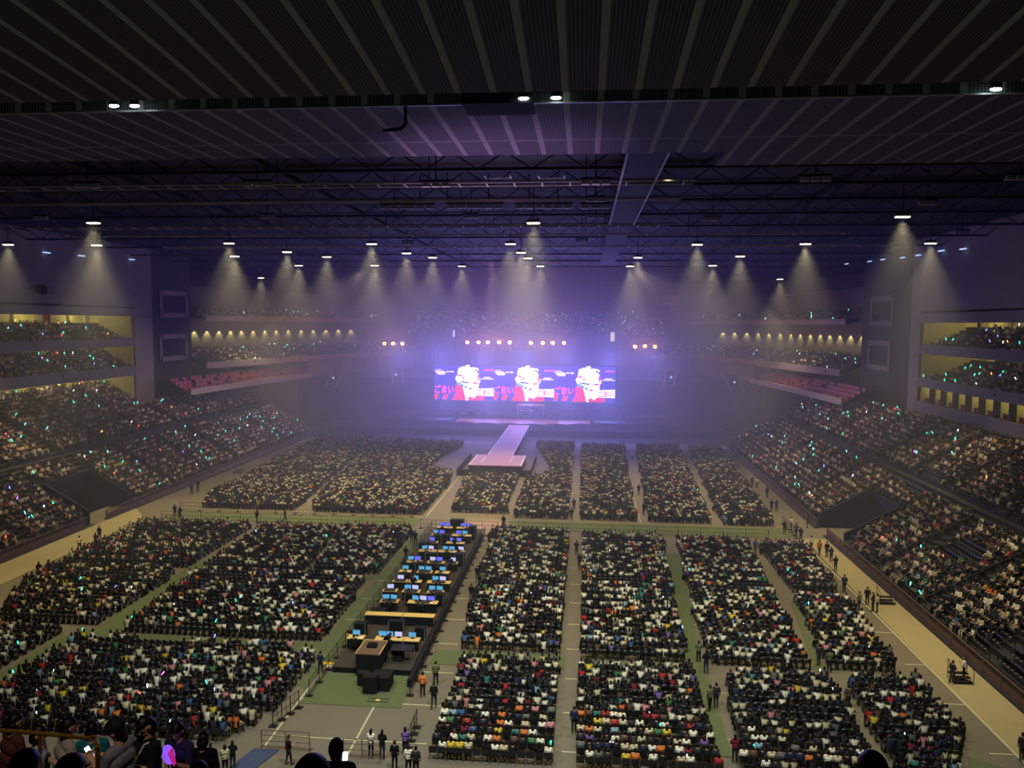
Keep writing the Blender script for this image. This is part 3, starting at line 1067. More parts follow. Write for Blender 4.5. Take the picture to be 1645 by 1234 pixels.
# drum kit and equipment, small and dark
t = empty('drum_kit', 'dark drum kit under the pink-topped canopy, with cymbals given a pink glow', 'drums', (dx0 + 0.6, 186.6, 2.6))
MB().tube((0, -0.3, 0.55), (0, 0.3, 0.55), 0.5, n=14).build('bass_drum', M_BLACK, t)
for s in (-1, 1):
    MB().tube((s * 0.6, 0, 0.7), (s * 0.6, 0, 1.05), 0.26, n=12).build('tom_drum', M_BLACK, t)
    MB().tube((s * 1.2, -0.1, 1.35), (s * 1.2, -0.1, 1.4), 0.45, 0.1, n=14).build('cymbal', M_LEDP, t)  # pink light on the cymbals is put into their material as a glow
    MB().tube((s * 1.2, -0.1, 0), (s * 1.2, -0.1, 1.35), 0.03, n=5).build('cymbal_stand', M_STEEL, t)
for i, (px, py, s) in enumerate([(735, 668, 1.6), (757, 671, 2.0), (778, 668, 1.4), (872, 667, 1.8), (895, 671, 1.5), (915, 668, 1.9), (945, 668, 1.3), (968, 667, 1.2), (988, 666, 1.4), (1005, 669, 1.1)]):
    q = on_z(px, py, 2.6)
    q[1] = min(q[1], 196)
    t = empty('stage_amplifier', 'black amplifier cabinet with a pale top edge, %s from left along the stage' % ORD[i], 'amplifier', (q[0], q[1], 2.6))
    MB().box((0, 0, s * 0.45), (s, 0.8, s * 0.9)).build('cabinet', M_BLACK, t)
    MB().box((0, -0.3, s * 0.92), (s, 0.15, 0.12)).build('top_trim', M_CAT, t)
    MB().box((0, -0.42, s * 0.45), (s * 0.85, 0.04, s * 0.7)).build('speaker_grille', M_DRAPE, t)
# angled white stage ribs left and right
ribs = [(668, 669, -8), (676, 668, -8), (692, 669, -9), (700, 668, 7), (1008, 676, 8), (1033, 677, 9), (1050, 676, 8), (615, 672, -8), (631, 672, -8), (650, 672, -9)]
for i, (px, py, dxp) in enumerate(sorted(ribs)):
    q = on_y(px, py, 183)
    k = 0.148
    o = MB().tube((-dxp * k * 0.6, -0.6, -1.3), (dxp * k * 0.6, 0.6, 1.3), 0.10, n=5).build('stage_brace', M_FASCIA, loc=tuple(q))
    tag(o, 'slanted pale brace on the dark stage wing, %s from left' % ORD[i], 'brace')

# runway with a T end
RZ = 1.5
t = empty('runway_stage', 'long pinkish runway with white edge lines and a wide T end in the crowd', 'stage', (0, 0, 0))
A = [on_z(px, py, RZ)[:2] for px, py in ((757, 748), (840, 748), (841, 731), (825, 731), (845, 684), (815, 684), (787, 731), (769, 731))]
yf = (A[0][1] + A[1][1]) / 2
yb = (A[2][1] + A[7][1]) / 2
HX0, HX1 = -19.0, -10.0
NX0, NX1 = -17.0, -12.4
MB().bounds(HX0, HX1, yf, yb, RZ - 0.15, RZ).build('head_deck', M_DECK, t)
MB().bounds(NX0, NX1, yb, 178.2, RZ - 0.15, RZ).build('walkway_deck', M_DECK, t)
el = MB()
for x in (NX0 + 0.08, NX1 - 0.08):
    el.bounds(x - 0.1, x + 0.1, yb, 178, RZ, RZ + 0.02)
el.bounds(HX0 + 0.1, HX0 + 0.3, yf, yb, RZ, RZ + 0.02).bounds(HX1 - 0.3, HX1 - 0.1, yf, yb, RZ, RZ + 0.02)
mx_, my_ = (HX0 + HX1) / 2, (yf + yb) / 2
for y in (yf + 2.4, yb - 1.2):
    el.bounds(mx_ - 2.6, mx_ + 2.2, y - 0.08, y + 0.08, RZ, RZ + 0.02)
for x in (mx_ - 2.6, mx_ + 2.2):
    el.bounds(x - 0.07, x + 0.07, yf + 2.4, yb - 1.2, RZ, RZ + 0.02)
el.build('edge_lines', M_WHITE, t)
MB().bounds(HX0 + 0.1, HX1 - 0.1, yf + 0.1, yb - 0.1, 0, RZ - 0.15).bounds(NX0 + 0.1, NX1 - 0.1, yb - 0.2, 178, 0, RZ - 0.15).build('skirt', M_DRAPE, t)
MB().bounds(HX0 - 1.6, HX1 + 1.6, yf - 1.8, yf - 1.7, 0, 1.1).bounds(HX0 - 1.6, HX0 - 1.5, yf - 1.8, yb + 4, 0, 1.1).bounds(HX1 + 1.5, HX1 + 1.6, yf - 1.8, yb + 4, 0, 1.1).build('crowd_barrier', M_DRAPE, t)
# pit drape in front of the stage
for i, (x0, x1) in enumerate(((-58, NX0 - 0.2), (NX1 + 0.2, 27))):
    dr = MB()
    k = x0
    while k < x1 - 1.4:
        dr.box((k + 0.7, 171 + (0.12 if int(k) % 2 else -0.12), 0.65), (1.44, 0.3, 1.3))
        k += 1.4
    o = dr.build('pit_drape', M_DRAPE)
    tag(o, 'low black drape barrier before the stage, %s the runway' % ('left of' if i == 0 else 'right of'), 'barrier')
for i, (x0, x1) in enumerate(((-72, SXL - 0.8), (SXR + 0.8, 43))):
    dr = MB()
    k = x0
    while k < x1:
        dr.box((k + 0.6, 192.5 + 0.25 * math.sin(k * 1.7), 5.6), (1.25, 0.3, 11.2))
        k += 1.2
    o = dr.build('side_curtain', M_DRAPE)
    tag(o, 'tall dark masking curtain %s the video screens' % ('left of' if i == 0 else 'right of'), 'curtain')
dr = MB()
k = SXL
while k < SXR:
    dr.box((k + 0.6, SY + 2.2 + 0.25 * math.sin(k * 1.9), 11.5), (1.25, 0.3, 23.0))
    k += 1.2
o = dr.build('backdrop_curtain', M_DRAPE)
tag(o, 'dark backdrop curtain rising behind and above the video screens', 'curtain')

# video screens
SW = (SXR - SXL) / 3
Z0, Z1 = 5.9, 14.6
SH = Z1 - Z0


def text_mesh(body):
    c = bpy.data.curves.new('caption', 'FONT')
    c.body = body
    c.size = 1.0
    c.extrude = 0.02
    c.resolution_u = 3
    c.offset = 0.015
    o = bpy.data.objects.new('caption', c)
    COL.objects.link(o)
    bpy.context.view_layer.update()
    me = bpy.data.meshes.new_from_object(o.evaluated_get(bpy.context.evaluated_depsgraph_get()))
    bpy.data.objects.remove(o)
    bpy.data.curves.remove(c)
    a = np.empty(len(me.vertices) * 3, np.float32)
    me.vertices.foreach_get('co', a)
    a = a.reshape(-1, 3)
    lo, hi = a.min(0), a.max(0)
    a = (a - lo) / np.maximum(hi - lo, 1e-6)
    return a, [tuple(p.vertices) for p in me.polygons]


KANA = text_mesh('ごまい')


def kana(name, u0, u1, v0, v1, y, m, parent, fat=0.0):
    a, F = KANA
    P = [(U(u0) + (U(u1) - U(u0)) * p[0], y - 0.03 * p[2], V(v1) + (V(v0) - V(v1)) * p[1]) for p in a]
    mb = MB().add(P, F)
    if fat:
        for ddx, ddz in ((fat, 0), (-fat, 0), (0, fat), (0, -fat)):
            mb.add([(x + ddx, yy + 0.0, z + ddz) for x, yy, z in P], F)
    return mb.build(name, m, parent)


def U(u):
    return -SW / 2 + SW * u


def V(v):
    return SH * (1 - v)


def poly(pts, y0, y1):
    return MB().slab_xz([(U(a), V(b)) for a, b in pts], y0, y1)


def blob(cx_, cz_, rx, rz, n, wob, seed):
    rr = random.Random(seed)
    ph = [rr.random() * 6.28 for _ in range(3)]
    out = []
    for i in range(n):
        a = 2 * PI * i / n
        q = 1 + wob * (math.sin(5 * a + ph[0]) * 0.5 + math.sin(9 * a + ph[1]) * 0.35 + math.sin(3 * a + ph[2]) * 0.3)
        out.append((cx_ + rx * q * math.cos(a), cz_ - rz * q * math.sin(a)))
    return out


for i in range(3):
    nm = ('left', 'middle', 'right')[i]
    t = empty('video_screen', '%s of three video screens, violet with white burst, red shapes and pink lettering' % nm, 'screen', (SXL + SW * (i + 0.5), SY, Z0), group='stage video screens')
    MB().bounds(-SW / 2, SW / 2, 0.0, 0.5, 0, SH).build('led_panel', M_VIOLET, t)
    rd = poly([(.29, 1.0), (.35, .82), (.35, .60), (.37, .54), (.46, .60), (.60, .78), (.70, .86), (.83, .88), (.85, .97), (.80, 1.0)], -0.04, 0)
    rd.build('red_shape', M_LEDR, t)
    st = poly([(0, .83), (.075, .83), (.045, .98), (0, .98)], -0.04, 0)
    st.add(*(lambda q: (q.v, q.f))(poly([(.16, .83), (.25, .83), (.20, .98), (.125, .98)], -0.04, 0)))
    st.build('red_stripes', M_LEDR, t)
    wb = poly(blob(.565, .34, .17, .30, 60, .16, 5), -0.10, 0)
    for (u_, v_, a_, b_) in ((.62, .70, .12, .22), (.47, .17, .08, .13), (.67, .20, .08, .15), (.42, .38, .06, .13), (.70, .46, .07, .17), (.56, .06, .05, .08)):
        wb.add(*(lambda q: (q.v, q.f))(poly(blob(u_, v_, a_, b_, 26, .22, u_), -0.10, 0)))
    wb.add(*(lambda q: (q.v, q.f))(poly([(.48, .60), (.54, .60), (.575, 1.0), (.53, 1.0)], -0.10, 0)))
    wb.build('white_burst', M_LEDW, t)
    ac = MB()
    rr = random.Random(8)
    for (u_, v_, a_, b_) in ((.43, .29, .045, .03), (.69, .50, .05, .03), (.745, .36, .014, .10), (.61, .66, .03, .03), (.49, .36, .015, .04)):
        ac.add(*(lambda q: (q.v, q.f))(poly(blob(u_, v_, a_, b_, 14, .2, rr.random()), -0.14, -0.10)))
    ac.build('pink_flecks', M_LEDP, t)
    cy_ = poly([(.37, .47), (.47, .52), (.47, .60), (.39, .56)], -0.12, -0.02)
    cy_.add(*(lambda q: (q.v, q.f))(poly(blob(.53, .62, .03, .05, 16, .3, 2), -0.14, -0.10)))
    cy_.build('cyan_streak', M_LEDC, t)
    bl = MB()
    for (u_, v_, a_, b_) in ((.47, .47, .055, .022), (.55, .49, .05, .018), (.70, .14, .022, .03), (.735, .18, .012, .04)):
        bl.add(*(lambda q: (q.v, q.f))(poly(blob(u_, v_, a_, b_, 14, .25, 4), -0.14, -0.10)))
    bl.build('blue_flecks', M_VIOLET, t)
    lb = poly([(.68, .66), (1.0, .64), (1.0, .88), (.68, .86)], -0.12, 0)
    lb.build('white_label', M_LEDW, t)
    kana('label_lettering', .72, .98, .68, .84, -0.14, M_LEDR, t)
    kana('pink_lettering', .01, .33, .57, .80, -0.06, M_LEDP, t, 0.05)
    sm = MB()
    for (u0, u1, v0, v1) in ((.02, .12, .12, .135), (.0, .16, .16, .175), (.03, .19, .19, .235), (.06, .18, .245, .27), (.20, .25, .165, .20), (.265, .325, .165, .20), (.83, .95, .325, .355), (.78, 1.0, .37, .39)):
        sm.add(*(lambda q: (q.v, q.f))(poly([(u0, v0), (u1, v0), (u1, v1), (u0, v1)], -0.05, 0)))
    sm.build('small_white_text_bars', M_LEDW, t)
    sm = MB()
    for k in range(6):
        u0 = .83 + k * .027
        sm.add(*(lambda q: (q.v, q.f))(poly([(u0 + .012, .10), (u0 + .036, .10), (u0 + .02, .155), (u0 - .004, .155)], -0.05, 0)))
    sm.build('pink_hatch', M_LEDP, t)
# screen frame and towers
t = empty('screen_tower', 'dark frame of poles standing around the row of video screens', 'frame', (0, SY, 0))
for x in (SXL - 0.5, SXR + 0.5):
    MB().bounds(x - 0.35, x + 0.35, 0.6, 1.3, 0, 24).build('pole', M_BLACK, t)
    MB().bounds(x - 0.06, x + 0.06, 0.3, 0.42, 14.6, 24).build('edge_strip', M_FASCIA, t)
MB().bounds(SXL - 0.5, SXR + 0.5, 0.5, 1.2, 4.6, 5.8).build('bottom_truss', M_BLACK, t)
MB().bounds(SXL - 0.5, SXR + 0.5, 0.5, 1.2, 14.7, 15.2).build('top_truss', M_BLACK, t)
q = on_y(984, 541, 189)
o = MB().box((0, 0, 0), (1.0, 0.6, 2.2)).build('lit_work_panel', mat('pale_work_panel', (220, 220, 200), 0.5, noise=0, emit=(235, 235, 205), strength=0.7), loc=tuple(q))
tag(o, 'small pale lit panel at the top right of the screen frame', 'panel')
q = on_y(729, 536, 189)
o = MB().box((0, 0, 0), (0.4, 0.4, 1.6)).build('lit_work_panel', M_TEAL, loc=tuple(q))
tag(o, 'thin pale lit panel at the top left of the screen frame', 'panel')
q = on_y(1072, 483, 214)
t = empty('hanging_sign', 'pale blank rectangular board hanging high to the right of the stage', 'sign', tuple(q))
MB().box((0, 0, 0), (6.2, 0.3, 2.6)).build('board', M_FASCIAW, t)
MB().box((0, -0.18, 0), (4.2, 0.06, 0.35)).build('centre_stripe', M_WALL, t)
for s in (-1, 1):
    MB().tube((s * 2.5, 0, 1.3), (s * 2.5, 0, 38 - q[2]), 0.05, n=5).build('hanger', M_GRID, t)

# lighting trusses with orange lamps
TY = 185.0


def truss(name, xa, xb, z, lab):
    t = empty(name, lab, 'truss', ((xa + xb) / 2, TY, z))
    h = (xb - xa) / 2
    c = MB()
    for a in (-.3, .3):
        for b_ in (-.3, .3):
            c.tube((-h, a, b_), (h, a, b_), 0.06, n=5)
    c.build('chords', M_BLACK, t)
    d = MB()
    k = -h
    while k < h - 0.5:
        d.tube((k, -.3, -.3), (k + .6, -.3, .3), 0.035, n=4)
        d.tube((k + .6, -.3, .3), (k + 1.2, -.3, -.3), 0.035, n=4)
        k += 1.2
    d.build('lacing', M_BLACK, t)
    for s in (-0.8, 0.8):
        MB().tube((h * s, 0, 0.3), (h * s, 0, 38 - z), 0.04, n=5).build('hoist_cable', M_GRID, t)


ORANGE_PX = [(751, 550), (769, 550), (784, 550), (802, 550), (819, 550), (853, 551), (872, 551), (888, 551), (906, 551),
             (618, 552), (632, 552), (647, 552), (1020, 557), (1036, 556), (1052, 557)]
pts = [on_y(px, py, TY - 0.9) for px, py in ORANGE_PX]
truss('lighting_truss', pts[0][0] - 3, pts[8][0] + 3, pts[0][2] + 0.9, 'dark lighting truss above the middle video screen')
truss('lighting_truss', pts[9][0] - 1.5, pts[11][0] + 1.5, pts[9][2] + 0.9, 'short lighting truss hanging left of the screens')
truss('lighting_truss', pts[12][0] - 1.5, pts[14][0] + 1.5, pts[12][2] + 0.9, 'short lighting truss hanging right of the screens')
proto = None
for i, p in enumerate(pts):
    where = 'on the middle truss' if i < 9 else ('on the short left truss' if i < 12 else 'on the short right truss')
    lab = 'glowing orange-white stage lamp, %s from left %s' % (ORD[i if i < 9 else (i - 9 if i < 12 else i - 12)], where)
    pw = 1100 if i not in (9, 14) else 500
    light('POINT', 'orange_lamp', (p[0], p[1] - 0.9, p[2]), pw, (1.0, 0.34, 0.10), radius=0.5)
    if proto is None:
        proto = empty('stage_lamp', lab, 'stage lamp', tuple(p), group='orange stage lamps')
        k1 = MB().tube((0, 0.35, 0.1), (0, -0.25, 0), 0.36, 0.46, 12).build('lamp_housing', M_BLACK, proto)
        k2 = MB().ball((0, -0.28, 0), (0.46, 0.12, 0.42), 12, 8).build('lamp_lens', M_ORANGE, proto)
        k3 = MB().path([(-0.5, 0.1, 0), (-0.5, 0.1, 0.6), (0.5, 0.1, 0.6), (0.5, 0.1, 0)], 0.05, 5).build('yoke', M_BLACK, proto)
        pk = [(k1, []), (k2, []), (k3, [])]
    else:
        dup(proto, pk, tuple(p), 0, lab)
proto = None
for i in range(14):
    px = 762 + i * 8.2
    p = on_y(px, 556 + 3 * math.sin(i * 2.1), TY - 0.2)
    lab = 'dark moving-head lamp hanging under the middle truss, %s from left' % ORD[i]
    if proto is None:
        proto = empty('moving_head_lamp', lab, 'stage lamp', tuple(p), group='dark moving heads under the middle truss')
        k1 = MB().box((0, 0, 0.45), (0.55, 0.4, 0.3)).build('base', M_BLACK, proto)
        k2 = MB().box((-0.3, 0, 0.1), (0.1, 0.3, 0.6)).box((0.3, 0, 0.1), (0.1, 0.3, 0.6)).build('yoke', M_BLACK, proto)
        k3 = MB().tube((0, 0, 0.15), (0.05, -0.2, -0.75), 0.2, 0.28, 10).build('head', M_BLACK, proto)
        pk = [(k1, []), (k2, []), (k3, [])]
    else:
        dup(proto, pk, tuple(p), 0, lab)

# ================================================================== MIXING AREA
FX0, FX1, FY0, FY1 = -17.7, -11.9, 52.2, 90.2
PH = 0.45
t = empty('mixing_platform', 'long low dark platform carrying the rows of control desks in the crowd', 'platform', (0, 0, 0))
MB().bounds(FX0, FX1, FY0, FY1, PH - 0.08, PH).build('deck', mat('dark_ply', (58, 50, 44), 0.8, noise=0.15), t)
MB().bounds(FX0 + 0.05, FX1 - 0.05, FY0 + 0.05, FY1 - 0.05, 0, PH - 0.08).build('skirt', M_BLACK, t)


def stanchions(lab, pts, h=1.1, base=True, mesh_h=0.0):
    """Posts on weighted feet joined by rails; posts and feet are parts."""
    x0, y0 = pts[0]
    t = empty('crowd_fence', lab, 'fence', (x0, y0, 0))
    rail = MB()
    inf = MB()
    for a, c in zip(pts[:-1], pts[1:]):
        A_, B_ = (a[0] - x0, a[1] - y0), (c[0] - x0, c[1] - y0)
        for zz in (h, h * 0.55, 0.14):
            rail.tube((*A_, zz), (*B_, zz), 0.022, n=5)
        if mesh_h:
            L = math.hypot(B_[0] - A_[0], B_[1] - A_[1])
            nn = max(int(L / 0.35), 1)
            for k in range(nn):
                q = k / nn
                xx, yy = A_[0] + (B_[0] - A_[0]) * q, A_[1] + (B_[1] - A_[1]) * q
                inf.tube((xx, yy, 0.14), (xx, yy, h), 0.012, n=4)
    rail.build('rails', M_DSTEEL, t)
    if mesh_h:
        inf.build('infill_bars', M_DSTEEL, t)
    for x, y in pts:
        p = MB().tube((x - x0, y - y0, 0.03), (x - x0, y - y0, h + 0.05), 0.032, n=6).build('post', M_DSTEEL, t)
        if base:
            MB().box((x - x0, y - y0, 0.02), (0.5, 0.4, 0.035)).build('foot', M_BLACK, p)
    return t


stanchions('dark mesh crowd fence along the left edge of the mixing area', [(-18.05, 48.6 + 2.0 * k) for k in range(22)], 1.15, True, 1)
stanchions('dark crowd fence along the right edge of the mixing area', [(-11.35, 49.4 + 2.2 * k) for k in range(19)], 1.1, True, 1)
cv = MB().bounds(-11.8, -11.5, 50.5, 88, 0.02, 0.55)
o = cv.build('cable_cover_wall', M_DRAPE)
tag(o, 'low black draped screen along the right side of the mixing platform', 'screen')
stanchions('crowd fence across the far end of the mixing area by the cross aisle', [(-19.6 + 1.9 * k, 91.4) for k in range(6)], 1.1, True, 1)
stanchions('crowd fence on the near side of the green cross aisle, left half', [(-53 + 2.6 * k, 91.8) for k in range(13)], 1.1, True, 1)
stanchions('crowd fence on the near side of the green cross aisle, right half', [(-9.4 + 2.6 * k, 91.4) for k in range(13)], 1.1, True, 1)
stanchions('crowd fence on the far side of the green cross aisle, left half', [(-53 + 2.6 * k, 96.6) for k in range(13)], 1.1, True, 1)
stanchions('short crowd fence at the right walkway by the middle aisle', [(25.2, 92 + 1.3 * k) for k in range(6)], 1.1, True, 1)
stanchions('short run of dark fence at the near left corner of the bare floor', [(-18.9 + .25 * k, 44.6 + 0.8 * k) for k in range(4)], 1.15, True, 1)
stanchions('short run of dark fence at the near right corner of the bare floor', [(-10.0, 43.0 + 0.8 * k) for k in range(4)], 1.15, True, 1)
for k, (x0, y0, ln) in enumerate(((-17.1, 42.1, 2.9), (-12.4, 41.7, 2.2))):
    t = empty('steel_barricade', 'steel barricade standing %s on the bare floor in front of the mixing area' % ('at left' if k == 0 else 'at right'), 'barricade', (x0, y0, 0))
    fr = MB()
    for zz in (0.15, 0.5, 0.85, 1.15):
        fr.tube((-ln / 2, 0, zz), (ln / 2, 0, zz), 0.025, n=6)
    for xx in (-ln / 2, 0, ln / 2):
        fr.tube((xx, 0, 0), (xx, 0, 1.17), 0.03, n=6)
    fr.build('frame', M_RAILB, t)
    for xx in (-ln / 2, ln / 2):
        MB().box((xx, 0, 0.02), (0.08, 0.7, 0.04)).build('foot', M_RAILB, t)

# desks
DESK_ROWS = [(55.6, [(-16.9, 1.3), (-14.9, 1.0), (-14.0, 1.5), (-12.6, 1.2)]), (60.4, [(-16.0, 3.1), (-13.1, 2.6)]), (63.4, [(-16.3, 1.6), (-13.4, 2.6)]),
             (66.0, [(-16.9, 1.3), (-15.0, 1.6), (-12.8, 1.5)]), (68.6, [(-16.6, 1.4), (-15.2, 1.2), (-13.0, 2.2)]), (71.4, [(-16.8, 1.2), (-14.9, 1.5), (-13.2, 1.4)]),
             (74.4, [(-16.6, 1.5), (-14.4, 1.8), (-12.7, 1.0)]), (78.2, [(-16.0, 1.9), (-13.8, 2.2), (-12.5, 0.8)]), (81.4, [(-16.2, 1.4), (-13.6, 2.0)]),
             (84.4, [(-16.0, 1.6), (-13.4, 2.2)]), (87.6, [(-15.9, 1.8), (-13.4, 2.2)])]
rr = random.Random(4)
DESKS = []
for ri, (y, ds) in enumerate(DESK_ROWS):
    for di, (x, wd) in enumerate(ds):
        pos = ORD[di] + ' from left'
        t = empty('control_desk', 'plywood control desk, %s, %s desk row from the near end' % (pos, ORD[ri]), 'desk', (x, y, PH))
        MB().bounds(-wd / 2, wd / 2, -0.38, 0.38, 0.78, 0.83).build('desk_top', M_WOOD, t)
        MB().bounds(-wd / 2 + .05, wd / 2 - .05, -0.33, -0.30, 0.05, 0.78).build('front_cloth', M_BLACK, t)
        for sx in (-1, 1):
            for sy in (-1, 1):
                MB().tube((sx * (wd / 2 - .06), sy * .32, 0), (sx * (wd / 2 - .06), sy * .32, .78), .022, n=5).build('leg', M_DSTEEL, t)
        DESKS.append((ri, di, x, y, wd))
MIXER = mat('mixer_black', (30, 30, 34), 0.5, noise=0.3, nscale=18)
cnt = {}
for ri, di, x, y, wd in DESKS:
    if ri == 1:
        continue
    nm = max(1, int(wd / 0.75))
    for k in range(nm):
        xx = x + (k - (nm - 1) / 2) * 0.68
        mm = rr.choice([M_MON, M_MON, M_MON, M_MONV, M_MONW]) if y < 80 else rr.choice([M_MON, M_MONV, M_MONV])
        cn = {M_MON: 'cyan-lit', M_MONV: 'violet-lit', M_MONW: 'pale-lit'}[mm]
        c = cnt[ri] = cnt.get(ri, 0) + 1
        t = empty('monitor', '%s monitor, %s from left, %s desk row from the near end' % (cn, ORD[c - 1], ORD[ri]), 'monitor', (xx, y + 0.12, PH + 0.83), rr.uniform(-.25, .25), 'monitors on the control desks')
        MB().box((0, 0.03, 0.30), (0.62, 0.05, 0.40)).build('casing', M_BLACK, t)
        MB().box((0, 0.0, 0.30), (0.57, 0.02, 0.35)).build('screen', mm, t)
        MB().box((0, 0.05, 0.06), (0.06, 0.04, 0.14)).box((0, 0.04, 0.012), (0.24, 0.18, 0.02)).build('stand', M_BLACK, t)
    if rr.random() < 0.6:
        t = empty('mixing_console', 'black mixing console on desk %s from left, %s row from the near end' % (ORD[di], ORD[ri]), 'console', (x, y - 0.18, PH + 0.83))
        ww = min(wd * 0.75, 1.2)
        MB().add([(-ww / 2, -.18, 0), (ww / 2, -.18, 0), (ww / 2, .16, 0), (-ww / 2, .16, 0), (-ww / 2, -.18, .06), (ww / 2, -.18, .06), (ww / 2, .16, .16), (-ww / 2, .16, .16)],
                 [(0, 3, 2, 1), (4, 5, 6, 7), (0, 1, 5, 4), (1, 2, 6, 5), (2, 3, 7, 6), (3, 0, 4, 7)]).build('body', MIXER, t)
        fd = MB()
        for j in range(int(ww / .09)):
            fd.box((-ww / 2 + .07 + j * .09, -.06, .105), (.03, .05, .03))
        fd.build('faders', M_CAT, t)
    if rr.random() < 0.7:
        o = MB().box((0, 0, 0), (0.3, 0.22, 0.012)).box((0.02, 0.02, 0.012), (0.28, 0.2, 0.012)).build('paper_sheets', mat('paper', (225, 220, 205), 0.8, noise=0.03), loc=(x + wd * .3, y - .2, PH + 0.842))
        o.rotation_euler = (0, 0, rr.uniform(-.5, .5))
        tag(o, 'white papers on desk %s from left, %s row from the near end' % (ORD[di], ORD[ri]), 'papers')
for i, (x, y, sx, sy, h) in enumerate([(-17.2, 57.8, .9, .7, 1.0), (-12.4, 57.6, .8, .6, .9), (-14.6, 59.0, 1.2, .5, .8), (-16.9, 62.0, 1.2, .8, .5), (-14.8, 64.6, .8, .6, 1.0), (-12.2, 64.9, .7, .7, 1.0), (-15.6, 73.0, 1.0, .7, 1.1),
                                       (-12.3, 76.2, .9, .9, 1.2), (-15.2, 76.3, 1.2, .7, 1.1), (-16.9, 80.0, .8, .8, 1.1), (-14.9, 83.0, 1.0, .7, 1.2), (-12.4, 86.0, .8, .9, 1.4), (-14.7, 89.2, 1.6, .7, 1.3)]):
    t = empty('flight_case', 'black flight case on the mixing platform, %s from the near end' % ORD[i], 'case', (x, y, PH))
    MB().box((0, 0, h / 2 + 0.08), (sx, sy, h)).build('case_body', M_BLACK, t)
    eg = MB()
    for a in (-1, 1):
        for b_ in (-1, 1):
            eg.box((a * sx / 2, b_ * sy / 2, h / 2 + 0.08), (0.05, 0.05, h))
    eg.build('edge_trim', M_STEEL, t)
    for a in (-1, 1):
        for b_ in (-1, 1):
            MB().tube((a * (sx / 2 - .1), b_ * (sy / 2 - .1) - .02, .045), (a * (sx / 2 - .1), b_ * (sy / 2 - .1) + .02, .045), 0.045, n=8).build('wheel', M_DSTEEL, t)
# raised brown box at the front, desk frame, carts, mat
q = on_z(608, 1068, 1.25)
t = empty('camera_riser', 'tall brown-topped box riser at the near edge of the mixing platform', 'riser', (-14.95, 53.0, 0))
MB().box((0, 0, 1.62), (1.75, 2.4, 0.06)).build('top_panel', M_BROWN, t)
MB().box((0, 0, 0.8), (1.7, 2.35, 1.58)).build('box_body', M_BLACK, t)
MB().box((-0.86, 0, 1.66), (0.06, 2.4, 0.06)).box((0.86, 0, 1.66), (0.06, 2.4, 0.06)).box((0, 1.2, 1.66), (1.75, 0.06, 0.06)).build('edge_trim', M_WOOD, t)
o = MB().box((0, 0, 0.1), (0.7, 0.5, 0.2)).box((0, 0.05, 0.24), (0.5, 0.3, 0.08)).build('equipment_case', M_BLACK, loc=(-14.95, 53.1, 1.65))
tag(o, 'small black case lying on the brown-topped riser', 'case')
t = empty('video_camera', 'video camera on a tall tripod beside the brown-topped riser', 'camera', (-13.9, 53.6, PH))
for a in (0.3, 2.4, 4.5):
    MB().tube((0.45 * math.cos(a), 0.45 * math.sin(a), 0), (0, 0, 1.6), 0.03, 0.04, 6).build('leg', M_BLACK, t)
MB().box((0, 0, 1.75), (0.22, 0.5, 0.26)).build('camera_body', M_BLACK, t)
MB().tube((0, 0.25, 1.75), (0, 0.62, 1.75), 0.09, 0.11, 10).build('lens', M_DSTEEL, t)
t = empty('desk_frame', 'black open equipment frame at the near right of the mixing platform', 'frame', (-12.9, 53.7, PH))
MB().box((0, 0.0, 0.95), (1.6, 1.1, 0.06)).build('top_panel', M_DSTEEL, t)
for a in (-1, 1):
    for b_ in (-1, 1):
        MB().tube((a * .77, b_ * .5, 0), (a * .77, b_ * .5, .95), .03, n=6).build('leg', M_STEEL, t)
MB().box((-.3, 0.1, .45), (.7, .7, .8)).build('rack_unit', M_BLACK, t)
for i, (px, py, sx, sy, h) in enumerate([(596, 1112, .95, .8, 1.1), (614, 1105, 1.3, 1.3, .9), (585, 1100, .8, .6, .8)]):
    q = on_z(px, py, 0)
    t = empty('equipment_cart', 'black wheeled equipment cart on the green cover before the riser, %s' % ('nearest', 'the widest', 'with the handle')[i], 'cart', (q[0], q[1], 0))
    MB().box((0, 0, h / 2 + .1), (sx, sy, h)).build('cart_body', M_BLACK, t)
    MB().path([(-sx / 2, -sy / 2, h), (-sx / 2, -sy / 2, h + .35), (sx / 2, -sy / 2, h + .35), (sx / 2, -sy / 2, h)], .025, 5).build('handle', M_DSTEEL, t)
    for a in (-1, 1):
        for b_ in (-1, 1):
            MB().tube((a * (sx / 2 - .1) - .02, b_ * (sy / 2 - .1), .05), (a * (sx / 2 - .1) + .02, b_ * (sy / 2 - .1), .05), 0.05, n=8).build('wheel', M_DSTEEL, t)
q = on_z(607, 1126, 0)
t = empty('floor_mat', 'dark framed mat with a pale square lying on the bare floor', 'mat', (q[0], q[1], 0.015))
MB().box((0, 0, 0), (1.75, 0.75, 0.03)).build('mat_base', M_BLACK, t)
MB().box((0, 0.2, .02), (1.45, .08, .02)).box((0, -.2, .02), (1.45, .08, .02)).build('border', M_DSTEEL, t)
MB().box((0, 0, .025), (.28, .26, .03)).build('pale_square', M_WOOD, t)
q = on_z(537, 1068, 0)
t = empty('cable_ramp', 'bright yellow cable ramp across the green aisle left of the mixing area', 'ramp', (q[0] + .15, q[1], 0.01))
MB().box((0, 0, .05), (2.2, .3, .1), top=0.9).build('ramp_body', M_YELLOW, t)
for s in (-1, 1):
    MB().box((s * .25 - .1, s * .32, .03), (.5, .28, .05)).build('pale_end_plate', M_WHITE, t)
q = on_z(400, 1222, 0)
